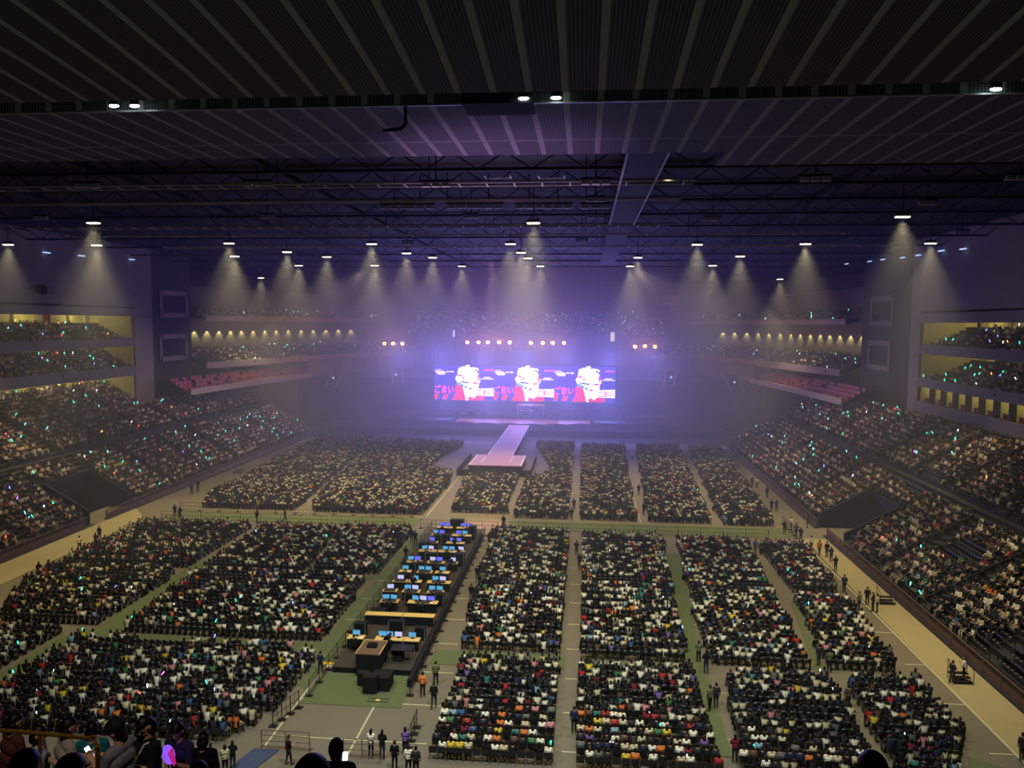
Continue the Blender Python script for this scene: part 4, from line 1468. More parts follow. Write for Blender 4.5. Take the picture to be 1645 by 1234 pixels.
o = MB().prism([(-1.3, -2.0), (0.2, -2.0), (1.3, 1.8), (-.2, 1.8)], 0.0, 0.05).build('blue_mat', mat('blue_vinyl', (58, 66, 92), .6), loc=(q[0], q[1] - .6, 0.005))
tag(o, 'blue-grey vinyl mat on the floor at the near left corner of the bare area', 'mat')
q = on_z(1555, 1085, 0)
for i, (px, py) in enumerate([(1546, 1098), (1425, 971), (382, 760), (1202, 797)]):
    q = on_z(px, py, 0.03)
    t = empty('boarding_steps', 'dark portable steps against the stand fence, %s' % ('nearest on the right walkway', 'second on the right walkway', 'on the left walkway', 'farthest on the right')[i], 'steps', (q[0], q[1], 0.03))
    for k in range(3):
        MB().box((0, 0.35 * k, 0.16 * (k + 1) - .03), (1.3, .36, .06)).build('tread', M_BLACK, t)
    for s in (-1, 1):
        MB().path([(s * .65, -.2, 0), (s * .65, -.2, .95), (s * .65, .8, 1.4), (s * .65, .8, 0)], .025, 5).build('side_rail', M_DSTEEL, t)

# ================================================================== FLOOR SEATING
BLK = {
    'A1': ([(-10.6, 89.6), (-1.2, 89.6), (-1.2, 56.9), (-9.1, 56.9)], 'left of centre aisle', 'middle seats', -1.2, -1),
    'A2': ([(-8.7, 54.3), (-1.2, 54.3), (-1.2, 41.9), (-8.8, 41.9)], 'left of centre aisle', 'near seats', -1.2, -1),
    'B1': ([(0.3, 89), (9.2, 89), (7.9, 56.2), (0.3, 56.2)], 'right of centre aisle', 'middle seats', 0.3, 1),
    'B2': ([(0.1, 54), (7.9, 54), (8.0, 41.7), (0.1, 41.7)], 'right of centre aisle', 'near seats', 0.1, 1),
    'C1': ([(10.9, 88.4), (18.7, 88), (16.6, 56.4), (9.4, 56.2)], 'right of green aisle', 'middle seats', 9.4, 1),
    'C2': ([(10.2, 54), (17.3, 54.2), (16.5, 39), (8.8, 39)], 'right of green aisle', 'near seats', 8.8, 1),
    'D1': ([(19.9, 87.5), (24.9, 87), (23.9, 72.8), (19.5, 72.8)], 'right of grey aisle', 'far middle seats', 19.5, 1),
    'D3': ([(19.5, 71.2), (24.0, 71.2), (22.9, 56.3), (17.9, 56.3)], 'right of grey aisle', 'middle seats', 17.9, 1),
    'D2': ([(18.6, 54.2), (23.5, 54.2), (23.2, 47.4), (21.6, 44.2), (20.4, 39), (17.0, 39)], 'right of grey aisle', 'near seats', 17.0, 1),
    'E1': ([(-38.0, 89), (-29.2, 89), (-27.6, 73.2), (-37.8, 73.2)], 'left of mixing area', 'outer far seats', -27.6, -1),
    'E2': ([(-28.3, 89.2), (-20.3, 89.5), (-19.8, 77), (-20.2, 73.6), (-26.8, 73.6)], 'left of mixing area', 'far seats', -20, -1),
    'E3': ([(-37.6, 71.8), (-21.0, 71.8), (-20.3, 65), (-20.0, 57.2), (-36.6, 57.2)], 'left of mixing area', 'middle seats', -20.2, -1),
    'F1': ([(-53.6, 89), (-39.7, 89.3), (-40.0, 73.4), (-53, 73.4)], 'left of side aisle', 'far seats', -40.4, -1),
    'F2': ([(-52.8, 72.0), (-40.0, 72.0), (-39.4, 58.4), (-48.4, 58.4), (-52.4, 67)], 'left of side aisle', 'middle seats', -40, -1),
    'G1': ([(-38.8, 55.2), (-19.8, 54.6), (-19.2, 49), (-19.9, 45), (-21, 42.4), (-38.8, 42.4)], 'left of bare floor', 'near seats', -19.2, -1),
    'G2': ([(-51, 57.0), (-41.2, 57.0), (-41.2, 46), (-51, 46)], 'left of side aisle', 'near seats', -41.5, -1),
    'N1': ([(-56, 160), (-44.6, 161), (-38.6, 105), (-38.0, 98.2), (-50.8, 98.2), (-52.8, 104)], '', '', 0, -1),
    'N2': ([(-43.2, 160), (-24.2, 156), (-26.4, 139), (-26, 128), (-21, 124), (-20.4, 97.8), (-35.6, 97.8), (-37.2, 105)], '', '', 0, -1),
    'N3': ([(-18.6, 123.5), (-10.4, 123.5), (-9.9, 99.6), (-17.2, 99.6)], '', '', 0, 1),
    'N4': ([(-9, 121.5), (-4.8, 126), (-6.4, 139), (-9.6, 158), (-1.7, 158), (-1.7, 97.7), (-8.6, 97.7)], '', '', 0, 1),
    'N5': ([(-0.2, 156), (8.3, 157), (6.8, 97.7), (-0.5, 97.7)], '', '', 0, 1),
    'N6': ([(10.7, 156), (19.2, 158), (16.2, 97.5), (8.4, 97.5)], '', '', 0, 1),
    'N7': ([(21, 155), (27.2, 155.5), (24, 97), (17.5, 97)], '', '', 0, 1),
}
FLOORSEAT = []   # x, y, block, row, seat
for nm, (pl, side_lab, seats_lab, xref, sg) in BLK.items():
    ys = [p[1] for p in pl]
    xs = [p[0] for p in pl]
    y = min(ys) + 0.3
    row = 0
    pitch = 0.92
    while y < max(ys):
        x = xref
        rowx = []
        # seats stay on one grid per block, counted from the aisle the block hangs on
        k = 0
        gx = np.arange(min(xs), max(xs), 0.51)
        if sg < 0:
            gx = gx[::-1] + (max(xs) - gx[-1])
        for xx in gx:
            if inside(pl, xx, y):
                rowx.append(xx)
        for si, xx in enumerate(rowx):
            FLOORSEAT.append((xx, y + 0.05 * math.sin(xx * .3), nm, row, si))
        y += pitch
        row += 1

# ================================================================== PEOPLE
TOPS = [('white', (236, 226, 200), 21), ('cream', (204, 188, 150), 17), ('black', (17, 17, 19), 30), ('charcoal', (40, 40, 43), 15), ('grey', (104, 102, 96), 6),
        ('navy', (32, 38, 66), 3), ('blue', (60, 90, 140), 1), ('pale blue', (134, 164, 178), 1.2), ('red', (176, 48, 44), 1.4), ('crimson', (122, 34, 46), 1.2),
        ('orange', (216, 116, 52), 1.3), ('yellow', (216, 184, 58), 1.2), ('teal', (50, 122, 112), 1), ('green', (66, 122, 78), 1), ('pink', (200, 130, 132), 1.6),
        ('purple', (116, 86, 146), .6), ('brown', (88, 66, 52), 3)]
TN = [t_[0] for t_ in TOPS]
TC = np.array([lin(t_[1]) for t_ in TOPS])
TW = np.array([t_[2] for t_ in TOPS], float)
TW /= TW.sum()
SKINS = np.array([lin(c) for c in ((206, 160, 125), (190, 142, 108), (214, 172, 140), (176, 128, 96))])
HAIRS = np.array([lin(c) for c in ((14, 12, 12), (20, 16, 14), (28, 20, 16), (48, 30, 20), (70, 48, 30))])
PANTS = np.array([lin(c) for c in ((18, 18, 20), (26, 28, 36), (40, 44, 60), (60, 58, 54), (120, 110, 95))])


def template(seg, arms=True):
    V, F, C = [], [], []

    def ring_stack(rings, cls, n):
        b = len(V)
        for (cx_, cy__, cz_, rx, ry), c in zip(rings, cls):
            for i in range(n):
                a = 2 * PI * (i + 0.5) / n
                V.append((cx_ + rx * math.cos(a), cy__ + ry * math.sin(a), cz_))
                C.append(c)
        m = len(rings)
        for j in range(m - 1):
            for i in range(n):
                F.append((b + j * n + i, b + j * n + (i + 1) % n, b + (j + 1) * n + (i + 1) % n, b + (j + 1) * n + i))
        if n == 4:
            F.append((b + (m - 1) * n, b + (m - 1) * n + 1, b + (m - 1) * n + 2, b + (m - 1) * n + 3))
        else:
            F.append((b + (m - 1) * n, b + (m - 1) * n + 1, b + (m - 1) * n + 2, b + (m - 1) * n + 3))
            F.append((b + (m - 1) * n, b + (m - 1) * n + 3, b + (m - 1) * n + 4, b + (m - 1) * n + 5))

    # torso
    ring_stack([(0, 0, .46, .17, .13), (0, -.01, .74, .165, .115), (0, .02, .98, .20, .11), (0, .03, 1.07, .06, .06)], [2, 2, 2, 1], seg)
    # head
    b = len(V)
    zc = 1.185
    for j, (dz, k) in enumerate(((-.11, .45), (-.03, .95), (.06, .95), (.115, .5))):
        for i in range(seg):
            a = 2 * PI * (i + 0.5) / seg
            x, y = .088 * k * math.cos(a), .03 + .102 * k * math.sin(a)
            V.append((x, y, zc + dz))
            C.append(1 if dz > 0.0 or y < 0.09 else 0)
    for j in range(3):
        for i in range(seg):
            F.append((b + j * seg + i, b + j * seg + (i + 1) % seg, b + (j + 1) * seg + (i + 1) % seg, b + (j + 1) * seg + i))
    t_ = b + 3 * seg
    F.append((t_, t_ + 1, t_ + 2, t_ + 3))
    if seg == 6:
        F.append((t_, t_ + 3, t_ + 4, t_ + 5))

    def limb(pts, rs, cls):
        b = len(V)
        for p, r_, c in zip(pts, rs, cls):
            for dx, dz in ((-r_, -r_), (r_, -r_), (r_, r_), (-r_, r_)):
                V.append((p[0] + dx, p[1] - dz * 0.6, p[2] + dz * 0.8))
                C.append(c)
        for j in range(len(pts) - 1):
            for i in range(4):
                F.append((b + j * 4 + i, b + j * 4 + (i + 1) % 4, b + j * 4 + 4 + (i + 1) % 4, b + j * 4 + 4 + i))
        e = b + 4 * (len(pts) - 1)
        F.append((e, e + 1, e + 2, e + 3))
    if seg == 6:
        for s in (-1, 1):
            limb([(s * .10, .05, .52), (s * .11, .43, .53), (s * .11, .42, .06), (s * .11, .55, .04)], [.085, .07, .05, .04], [3, 3, 3, 3])
    else:
        limb([(0, .05, .52), (0, .43, .53), (0, .42, .05)], [.16, .15, .12], [3, 3, 3])
    if arms:
        for s in (-1, 1):
            limb([(s * .20, .02, 1.0), (s * .235, .02, .76), (s * .12, .28, .70)], [.055, .045, .035], [2, 2, 0] if seg == 4 else [2, 2, 0])
    return np.array(V), F, np.array(C)


def crowd_geo(sets):
    """sets: (template, positions, yaws, scales, colours (N,4,3)) -> vertices, loops, starts, colours"""
    VV, LL, TT, CC = [], [], [], []
    base = 0
    lbase = 0
    for (V, F, C), P, Y, S, K in sets:
        n, m = len(P), len(V)
        if n == 0:
            continue
        c, s = np.cos(Y), np.sin(Y)
        X = V[None, :, 0] * S[:, None]
        Yv = V[None, :, 1] * S[:, None]
        Z = V[None, :, 2] * S[:, None]
        W = np.stack([X * c[:, None] - Yv * s[:, None] + P[:, 0, None], X * s[:, None] + Yv * c[:, None] + P[:, 1, None], Z + P[:, 2, None]], -1)
        VV.append(W.reshape(-1, 3))
        if K is not None:
            CC.append(K[:, C, :].reshape(-1, 3))
        loops = np.array([i for f in F for i in f])
        tot = np.array([len(f) for f in F])
        st = np.concatenate([[0], np.cumsum(tot)[:-1]])
        LL.append((loops[None] + (base + np.arange(n) * m)[:, None]).ravel())
        TT.append((st[None] + (lbase + np.arange(n) * len(loops))[:, None]).ravel())
        base += n * m
        lbase += n * len(loops)
    return np.concatenate(VV), np.concatenate(LL), np.concatenate(TT), (np.concatenate(CC) if CC else None)


def big_mesh(name, sets, m):
    V, L, S, K = crowd_geo(sets)
    me = bpy.data.meshes.new(name)
    me.vertices.add(len(V))
    me.vertices.foreach_set('co', V.astype(np.float32).ravel())
    me.loops.add(len(L))
    me.loops.foreach_set('vertex_index', L.astype(np.int32))
    me.polygons.add(len(S))
    me.polygons.foreach_set('loop_start', S.astype(np.int32))
    me.update(calc_edges=True)
    if K is not None:
        at = me.attributes.new('Col', 'FLOAT_COLOR', 'POINT')
        at.data.foreach_set('color', np.concatenate([K, np.ones((len(K), 1))], 1).astype(np.float32).ravel())
    me.materials.append(m)
    o = link(name, me)
    o['kind'] = 'stuff'
    return o


# ---- figures with a continuous body and clothes of their own
def remesh(mb, voxel, smooth=2):
    o = link('tmp', mb.mesh('tmp'))
    r_ = o.modifiers.new('r', 'REMESH')
    r_.mode = 'VOXEL'
    r_.voxel_size = voxel
    s_ = o.modifiers.new('s', 'SMOOTH')
    s_.iterations = smooth
    s_.factor = 0.5
    bpy.context.view_layer.update()
    me = bpy.data.meshes.new_from_object(o.evaluated_get(bpy.context.evaluated_depsgraph_get()))
    old = o.data
    bpy.data.objects.remove(o)
    bpy.data.meshes.remove(old)
    return me


def seg_dist(P, a, b):
    a, b = np.array(a, float), np.array(b, float)
    d = b - a
    L = max(float(d @ d), 1e-9)
    t_ = np.clip((P - a) @ d / L, 0, 1)
    return np.linalg.norm(P - (a + t_[:, None] * d), axis=1)


def figure(pose='stand', arms='down', hair='short', voxel=0.022, detail=False, head_rot=(0, 0, 0), long_sleeve=False, step=0.0, shorts=False):
    """Meshes of one person facing +Y with the feet at z = 0: body, top, trousers, hair, shoes."""
    sit = pose == 'sit'
    dz = -0.42 if sit else 0.0
    ln = 0.05 if sit else 0.0
    caps = []

    def cap(a, b, r0, r1, reg):
        caps.append((a, b, r0, r1, reg))
    cap((0, 0, .93 + dz), (0, 0, .98 + dz), .135, .135, 'hip')
    cap((-.05, 0, 1.08 + dz), (.05, 0, 1.08 + dz), .118, .118, 'torso')
    cap((-.085, ln * .6, 1.24 + dz), (.085, ln * .6, 1.24 + dz), .112, .112, 'torso')
    cap((-.13, ln, 1.355 + dz), (.13, ln, 1.355 + dz), .068, .068, 'torso')
    nk = (0, ln, 1.40 + dz)
    hd = np.array((0, ln + .03, 1.575 + dz))
    cap(nk, (0, ln + .015, 1.50 + dz), .055, .052, 'neck')
    for s in (-1, 1):
        sh = (s * .175, ln, 1.36 + dz)
        if arms == 'down':
            el, wr = (s * .235, ln - .03, 1.09 + dz), (s * .225, ln + .06, .86 + dz)
            hn = (s * .22, ln + .08, .78 + dz)
        elif arms == 'phone':
            el, wr = (s * .22, ln + .08, 1.10 + dz), (s * .075, ln + .30, 1.20 + dz)
            hn = (s * .045, ln + .36, 1.24 + dz)
        elif arms == 'up':
            el, wr = (s * .27, ln + .10, 1.50 + dz), (s * .17, ln + .22, 1.70 + dz)
            hn = (s * .16, ln + .24, 1.78 + dz)
        elif arms == 'lap':
            el, wr = (s * .235, ln + .02, 1.10 + dz), (s * .11, ln + .26, 1.02 + dz)
            hn = (s * .07, ln + .32, 1.0 + dz)
        elif arms == 'folded':
            el, wr = (s * .225, ln + .08, 1.11 + dz), (-s * .06, ln + .19, 1.14 + dz)
            hn = (-s * .12, ln + .19, 1.17 + dz)
        else:  # one hand raised to the front, the other down
            if s > 0 and arms != 'one_left':
                el, wr, hn = (.23, ln + .06, 1.10 + dz), (.13, ln + .28, 1.22 + dz), (.11, ln + .34, 1.26 + dz)
            elif s < 0 and arms == 'one_left':
                el, wr, hn = (-.25, ln + .10, 1.11 + dz), (-.19, ln + .30, 1.26 + dz), (-.17, ln + .36, 1.31 + dz)
            else:
                el, wr, hn = (s * .235, ln - .03, 1.09 + dz), (s * .225, ln + .06, .86 + dz), (s * .22, ln + .08, .78 + dz)
        cap(sh, el, .054, .043, 'uarm')
        cap(el, wr, .041, .030, 'farm')
        if not detail:
            cap(wr, hn, .034, .024, 'hand')
        else:
            d = Vector(hn) - Vector(wr)
            d.normalize()
            up = Vector((0, 0, 1)) if abs(d.z) < .8 else Vector((0, 1, 0))
            side_ = d.cross(up).normalized()
            nrm = side_.cross(d).normalized()
            pw = Vector(wr)
            for k, q in enumerate((-1.5, -.5, .5, 1.5)):      # palm as four metacarpals, then two-part curled fingers
                base = pw + d * .085 + side_ * q * .019
                cap(tuple(pw + d * .02 + side_ * q * .012), tuple(base), .014, .012, 'hand')
                l1 = (.038, .043, .040, .031)[k]
                mid = base + d * l1 * .85 + nrm * l1 * .45
                tip = mid + d * l1 * .15 + nrm * l1 * .85
                cap(tuple(base), tuple(mid), .0095, .0085, 'hand')
                cap(tuple(mid), tuple(tip), .0085, .007, 'hand')
            th = pw + d * .03 - side_ * s * .028
            t2 = th + d * .03 - side_ * s * .026 + nrm * .012
            cap(tuple(pw + d * .015 - side_ * s * .01), tuple(th), .014, .012, 'hand')
            cap(tuple(th), tuple(t2), .011, .009, 'hand')
            cap(tuple(t2), tuple(t2 + d * .028 + nrm * .012), .0095, .0075, 'hand')
        st = step * s
        hp = (s * .085, 0, .90 + dz)
        if sit:
            kn, an = (s * .11, .42, .52), (s * .11, .41, .09)
        else:
            kn, an = (s * .095, .02 + st * .5, .50), (s * .10, -.01 + st, .09)
        cap(hp, kn, .088, .060, 'thigh')
        cap(kn, an, .058, .040, 'shin')
        cap((an[0], an[1] - .03, .045), (an[0] + s * .015, an[1] + .15, .035), .042, .032, 'foot')
    mb = MB()
    for a, b, r0, r1, reg in caps:
        mb.capsule(a, b, r0, r1)
    rot = Euler(head_rot).to_matrix()

    def hp_(p):
        q = rot @ Vector(p)
        return (hd[0] + q.x, hd[1] + q.y, hd[2] + q.z)
    n0 = len(mb.v)
    hb = MB().ball((0, 0, .01), (.078, .098, .112), 14, 10).ball((0, .03, -.06), (.055, .062, .06), 10, 8)
    hb.ball((-.08, -.005, -.01), (.012, .022, .032), 8, 6).ball((.08, -.005, -.01), (.012, .022, .032), 8, 6)
    hb.ball((0, .105, -.025), (.014, .020, .020), 8, 6).tube((0, .092, .01), (0, .112, -.02), .008, .012, 6)
    if detail:
        hb.tube((-.024, .084, -.064), (.024, .084, -.064), .009, n=6)
        hb.tube((-.05, .078, .022), (-.012, .092, .022), .008, n=6).tube((.05, .078, .022), (.012, .092, .022), .008, n=6)
    mb.add([hp_(p) for p in hb.v], hb.f)
    body = remesh(mb, voxel, 2)
    nv = len(body.vertices)
    P = np.empty(nv * 3, np.float32)
    N = np.empty(nv * 3, np.float32)
    body.vertices.foreach_get('co', P)
    body.vertices.foreach_get('normal', N)
    P, N = P.reshape(-1, 3).astype(float), N.reshape(-1, 3).astype(float)
    best = np.full(nv, 9.0)
    reg = np.zeros(nv, int)
    names = ['head', 'hip', 'torso', 'neck', 'uarm', 'farm', 'hand', 'thigh', 'shin', 'foot']
    for a, b, r0, r1, rg in caps:
        d = seg_dist(P, a, b) - (r0 + r1) / 2
        k = d < best
        best[k] = d[k]
        reg[k] = names.index(rg)
    Q = (P - hd) @ np.array(rot)          # head frame
    dh = np.linalg.norm(Q / np.array([.078, .098, .112]), axis=1)
    reg[(dh < 1.35) & (P[:, 2] > 1.475 + dz)] = 0
    faces = [tuple(p.vertices) for p in body.polygons]

    def shell(mask, off, nm):
        idx = -np.ones(nv, int)
        ids = np.where(mask)[0]
        idx[ids] = np.arange(len(ids))
        F = [tuple(idx[i] for i in f) for f in faces if all(mask[i] for i in f)]
        o_ = off[ids][:, None] if isinstance(off, np.ndarray) else off
        V = P[ids] + N[ids] * o_
        return MB().add(V, F).mesh(nm, None, True)
    isin = lambda *k: np.isin(reg, [names.index(q) for q in k])
    neckline = 1.425 + dz
    top = shell((isin('torso', 'uarm') | isin('hip') & (P[:, 2] > .90 + dz) | (isin('farm', 'hand') & (best < 9) if long_sleeve and False else isin('farm') if long_sleeve else False)) & (P[:, 2] < neckline), .014, 'top')
    kz = .46
    low = isin('hip', 'thigh') | isin('shin') & (True if not shorts else P[:, 2] > kz)
    bot = shell(low & (P[:, 2] < .97 + dz), .010, 'trousers')
    hm = (reg == 0) & ((Q[:, 2] > .045) | (Q[:, 1] < -.005) & (Q[:, 2] > -.125))
    hm &= ~((np.abs(Q[:, 0]) > .074) & (Q[:, 2] < .02) & (Q[:, 1] > -.03))
    hr = shell(hm, .016, 'hair')
    if hair != 'short':
        hbm = MB()
        hv = np.empty(len(hr.vertices) * 3, np.float32)
        hr.vertices.foreach_get('co', hv)
        hbm.add(hv.reshape(-1, 3), [tuple(p.vertices) for p in hr.polygons])
        if hair == 'long':
            lb = MB().ball((0, -.075, -.10), (.088, .055, .16), 12, 8)
        elif hair == 'bob':
            lb = MB().ball((0, -.035, -.045), (.10, .088, .10), 12, 8)
        else:
            lb = MB().tube((0, -.10, .03), (0, -.16, -.16), .035, .02, 8)
        hbm.add([hp_(p) for p in lb.v], lb.f)
        hr = hbm.mesh('hair', None, True)
    sho = shell(isin('foot') & (P[:, 2] < .11), .008, 'shoes')
    body.polygons.foreach_set('use_smooth', [True] * len(body.polygons))
    body.materials.clear()
    body.materials.append(M_SKIN)
    for me, m in ((top, M_CLOTH), (bot, M_CLOTH), (hr, M_HAIR), (sho, M_CLOTH)):
        me.materials.append(m)
    return dict(body=body, top=top, trousers=bot, hair=hr, shoes=sho, hd=hd, rot=rot, hp=hp_)


def c4(c):
    return (*[float(v) for v in c], 1.0)


def person(fig, loc, rz, label, top, pants, hair, group=None, scale=1.0, shoes=(0.02, 0.02, 0.02), skip=()):
    o = link('person', fig['body'], None, loc)
    o.rotation_euler = (0, 0, rz)
    o.scale = (scale,) * 3
    tag(o, label, 'person', group)
    for k, c in (('top', top), ('trousers', pants), ('hair', hair), ('shoes', shoes)):
        if k in skip:
            continue
        q = link(k, fig[k], o)
        q.color = c4(c)
    return o


TCD = {n_: c for n_, c in zip(TN, TC)}
TCD['olive'] = np.array(lin((92, 94, 62)))
FIGS_SIT = [figure('sit', 'lap', 'short'), figure('sit', 'phone', 'bob'), figure('sit', 'lap', 'long'), figure('sit', 'one', 'short', head_rot=(-.25, 0, .3))]
FIGS_STAND = [figure('stand', 'down', 'short', step=.06), figure('stand', 'phone', 'long'), figure('stand', 'one', 'short', step=.12), figure('stand', 'folded', 'bob'), figure('stand', 'down', 'tail', step=.2)]

# ---- colours of floor visitors the photograph shows plainly: nearest seat takes the colour
NOTED = [(725, 1193, 'yellow'), (731, 1200, 'yellow'), (801, 1170, 'yellow'), (757, 1155, 'red'), (830, 1140, 'orange'), (806, 1145, 'orange'), (843, 1130, 'crimson'), (893, 1165, 'pink'),
         (745, 1095, 'red'), (873, 1080, 'red'), (860, 1140, 'pink'), (871, 1195, 'white'), (858, 1180, 'white'), (785, 1190, 'white'), (713, 1195, 'white'), (721, 1140, 'white'),
         (947, 1072, 'yellow'), (936, 1142, 'orange'), (946, 1165, 'orange'), (961, 1153, 'yellow'), (961, 1143, 'teal'), (992, 1087, 'green'), (1000, 1088, 'white'), (1050, 1145, 'red'),
         (1064, 1172, 'yellow'), (1052, 1175, 'green'), (1068, 1205, 'orange'), (1094, 1207, 'white'), (1011, 1215, 'yellow'), (1022, 1215, 'orange'), (1003, 1155, 'cream'), (1080, 1150, 'white'),
         (1110, 1168, 'red'), (1034, 1140, 'pink'), (1003, 1130, 'teal'), (1395, 1145, 'red'), (1404, 1155, 'yellow'), (1442, 1145, 'orange'), (1268, 1175, 'yellow'), (1480, 1190, 'pink'),
         (1488, 1200, 'crimson'), (1470, 1200, 'crimson'), (1300, 1220, 'orange'), (1456, 1100, 'red'), (1277, 1103, 'yellow'), (1305, 1163, 'white'), (1248, 1215, 'cream'), (1216, 1195, 'pale blue'),
         (1288, 1033, 'red'), (1297, 1047, 'orange'), (1403, 1023, 'orange'), (1252, 1047, 'white'), (1263, 1060, 'white'), (1373, 1057, 'white'), (1362, 1060, 'white'), (1252, 1165, 'white'),
         (768, 1036, 'orange'), (799, 1020, 'orange'), (709, 1040, 'blue'), (822, 1037, 'white'), (895, 1036, 'purple'), (902, 1037, 'purple'), (839, 965, 'orange'), (878, 970, 'red'),
         (983, 980, 'orange'), (1015, 975, 'orange'), (1080, 1025, 'purple'), (332, 1143, 'yellow'), (386, 1160, 'orange'), (160, 1145, 'orange'), (180, 1135, 'red'), (212, 1120, 'red'),
         (75, 978, 'yellow'), (155, 1005, 'yellow'), (31, 1095, 'red'), (3, 1100, 'orange'), (60, 1080, 'pale blue'), (192, 985, 'orange'), (286, 1000, 'orange'), (280, 1070, 'pink'), (312, 1055, 'teal'),
         (387, 955, 'orange'), (612, 885, 'red'), (520, 1013, 'red'), (440, 1020, 'red'), (465, 985, 'orange'), (210, 1105, 'white'), (330, 1095, 'white'), (405, 1097, 'white'), (370, 1085, 'cream')]
FS = np.array([(s[0], s[1]) for s in FLOORSEAT])
top_idx = RNG.choice(len(TN), size=len(FLOORSEAT), p=TW)
def _dens(s):
    return 0.86 if s[2][0] in 'ABCN' else 0.78


occupied = np.array([RNG.random() < _dens(s) for s in FLOORSEAT])
# wholly empty runs of chairs that show as dark bars
for (px, py, wpx) in ((1245, 940, 90), (990, 930, 60), (350, 900, 60), (300, 1010, 60), (1290, 1065, 120), (1390, 1075, 110), (260, 1030, 90), (380, 1095, 60)):
    q = on_z(px, py, 0.8)
    r_ = wpx * q[1] / FPX / 2
    occupied[(np.abs(FS[:, 0] - q[0]) < r_) & (np.abs(FS[:, 1] - q[1]) < 0.95)] = False
for px, py, cn in NOTED:
    q = on_z(px, py, 0.9)
    k = int(np.argmin((FS[:, 0] - q[0]) ** 2 + ((FS[:, 1] - q[1]) * 0.8) ** 2))
    top_idx[k] = TN.index(cn)
    occupied[k] = True
PXY = np.array([project((s[0], s[1], 0.9)) for s in FLOORSEAT])
inframe = (PXY[:, 0] > 4) & (PXY[:, 0] < 1641) & (PXY[:, 1] < 1228)
DIST = np.hypot(FS[:, 0], FS[:, 1])
hidden_px = (PXY[:, 0] < 330) & (PXY[:, 1] > 1170)
cand = np.where(inframe & ~hidden_px)[0]
cand = cand[np.argsort(DIST[cand])]
N_SEATED = 176
ind_people = [i for i in cand if occupied[i]][:N_SEATED]
ind_chairs = list(cand[:300])


def seat_words(i, plain=False):
    x, y, nm, row, si = FLOORSEAT[i]
    return '%s seat %s, %s row of %s' % (ORD[si], BLK[nm][1], ORD[row], BLK[nm][2])


for i in ind_people:
    x, y, nm, row, si = FLOORSEAT[i]
    f_ = FIGS_SIT[int(RNG.integers(4))]
    person(f_, (x, y, 0), float(RNG.normal(0, .16)), 'person in %s, %s' % (TN[top_idx[i]], seat_words(i)), TC[top_idx[i]], PANTS[int(RNG.integers(5))], HAIRS[int(RNG.choice(5, p=[.4, .25, .18, .1, .07]))], 'visitors seated on the near floor rows', float(RNG.uniform(.95, 1.05)))

# chairs
def chair_parts():
    seat_ = MB().box((0, .02, .44), (.42, .40, .035)).mesh('seat', M_CHAIRM)
    back_ = MB().box((0, -.205, .70), (.42, .03, .26)).box((0, -.2, .52), (.36, .02, .05)).mesh('backrest', M_CHAIRM)
    fr_ = []
    for s in (-1, 1):
        fr_.append(MB().path([(s * .21, .19, .01), (s * .21, .16, .43), (s * .21, -.19, .45), (s * .215, -.22, .84)], .014, 5).tube((s * .21, -.17, .44), (s * .21, -.24, .01), .014, n=5).mesh('side_frame', M_CHAIRF))
    return seat_, back_, fr_


cs, cb_, cf = chair_parts()
for i in ind_chairs:
    x, y, nm, row, si = FLOORSEAT[i]
    t = empty('folding_chair', 'black folding chair, ' + seat_words(i), 'chair', (x, y, 0), 0, 'folding chairs on the near floor rows')
    link('seat', cs, t)
    link('backrest', cb_, t)
    for q in cf:
        link('side_frame', q, t)
rest = np.ones(len(FLOORSEAT), bool)
rest[ind_chairs] = False
cm = MB().box((0, .02, .44), (.42, .40, .04)).box((0, -.205, .68), (.42, .04, .32)).box((-.2, 0, .21), (.03, .36, .42)).box((.2, 0, .21), (.03, .36, .42))
CT = (np.array(cm.v), cm.f, np.zeros(len(cm.v), int))
FP = np.array([(s[0], s[1], 0.0) for s in FLOORSEAT])
big_mesh('folding_chairs_beyond', [(CT, FP[rest], np.zeros(rest.sum()), np.ones(rest.sum()), None)], M_CHAIRM)

# the crowd: everybody not built one by one
T6, T4 = template(6), template(4)
occ = occupied.copy()
occ[ind_people] = False
near = DIST < 72
sets = []


def colours(n, ti):
    K = np.zeros((n, 4, 3))
    K[:, 0] = SKINS[RNG.integers(0, 4, n)]
    K[:, 1] = HAIRS[RNG.choice(5, n, p=[.4, .25, .18, .1, .07])]
    K[:, 2] = TC[ti] * RNG.uniform(.8, 1.1, (n, 1))
    K[:, 3] = PANTS[RNG.integers(0, 5, n)]
    return K


for tmpl, mk in ((T6, occ & near), (T4, occ & ~near)):
    n = int(mk.sum())
    P = FP[mk] + np.stack([RNG.normal(0, .055, n), RNG.normal(0, .09, n), RNG.normal(0, .02, n)], 1)
    sets.append((tmpl, P, RNG.normal(0, .32, n), RNG.uniform(.90, 1.10, n), colours(n, top_idx[mk])))
cr = np.array([c[:4] for c in CROWD])
crd = np.hypot(cr[:, 0], cr[:, 1])
for tmpl, mk in ((T6, crd < 72), (T4, crd >= 72)):
    n = int(mk.sum())
    ti = RNG.choice(len(TN), size=n, p=TW)
    sets.append((tmpl, cr[mk, :3] + np.stack([RNG.normal(0, .10, n), RNG.normal(0, .10, n), RNG.normal(0, .04, n)], 1), cr[mk, 3] + RNG.normal(0, .45, n), RNG.uniform(.90, 1.12, n), colours(n, ti)))
big_mesh('crowd', sets, M_CROWD)
sm_ = MB().box((0, .03, .42), (.44, .40, .06)).box((0, -.2, .66), (.44, .05, .44))
ST = (np.array(sm_.v), sm_.f, np.zeros(len(sm_.v), int))
SP = np.array(SEATS)
big_mesh('stadium_seating', [(ST, SP[:, :3], SP[:, 3], np.ones(len(SP)), None)], M_CHAIRM)
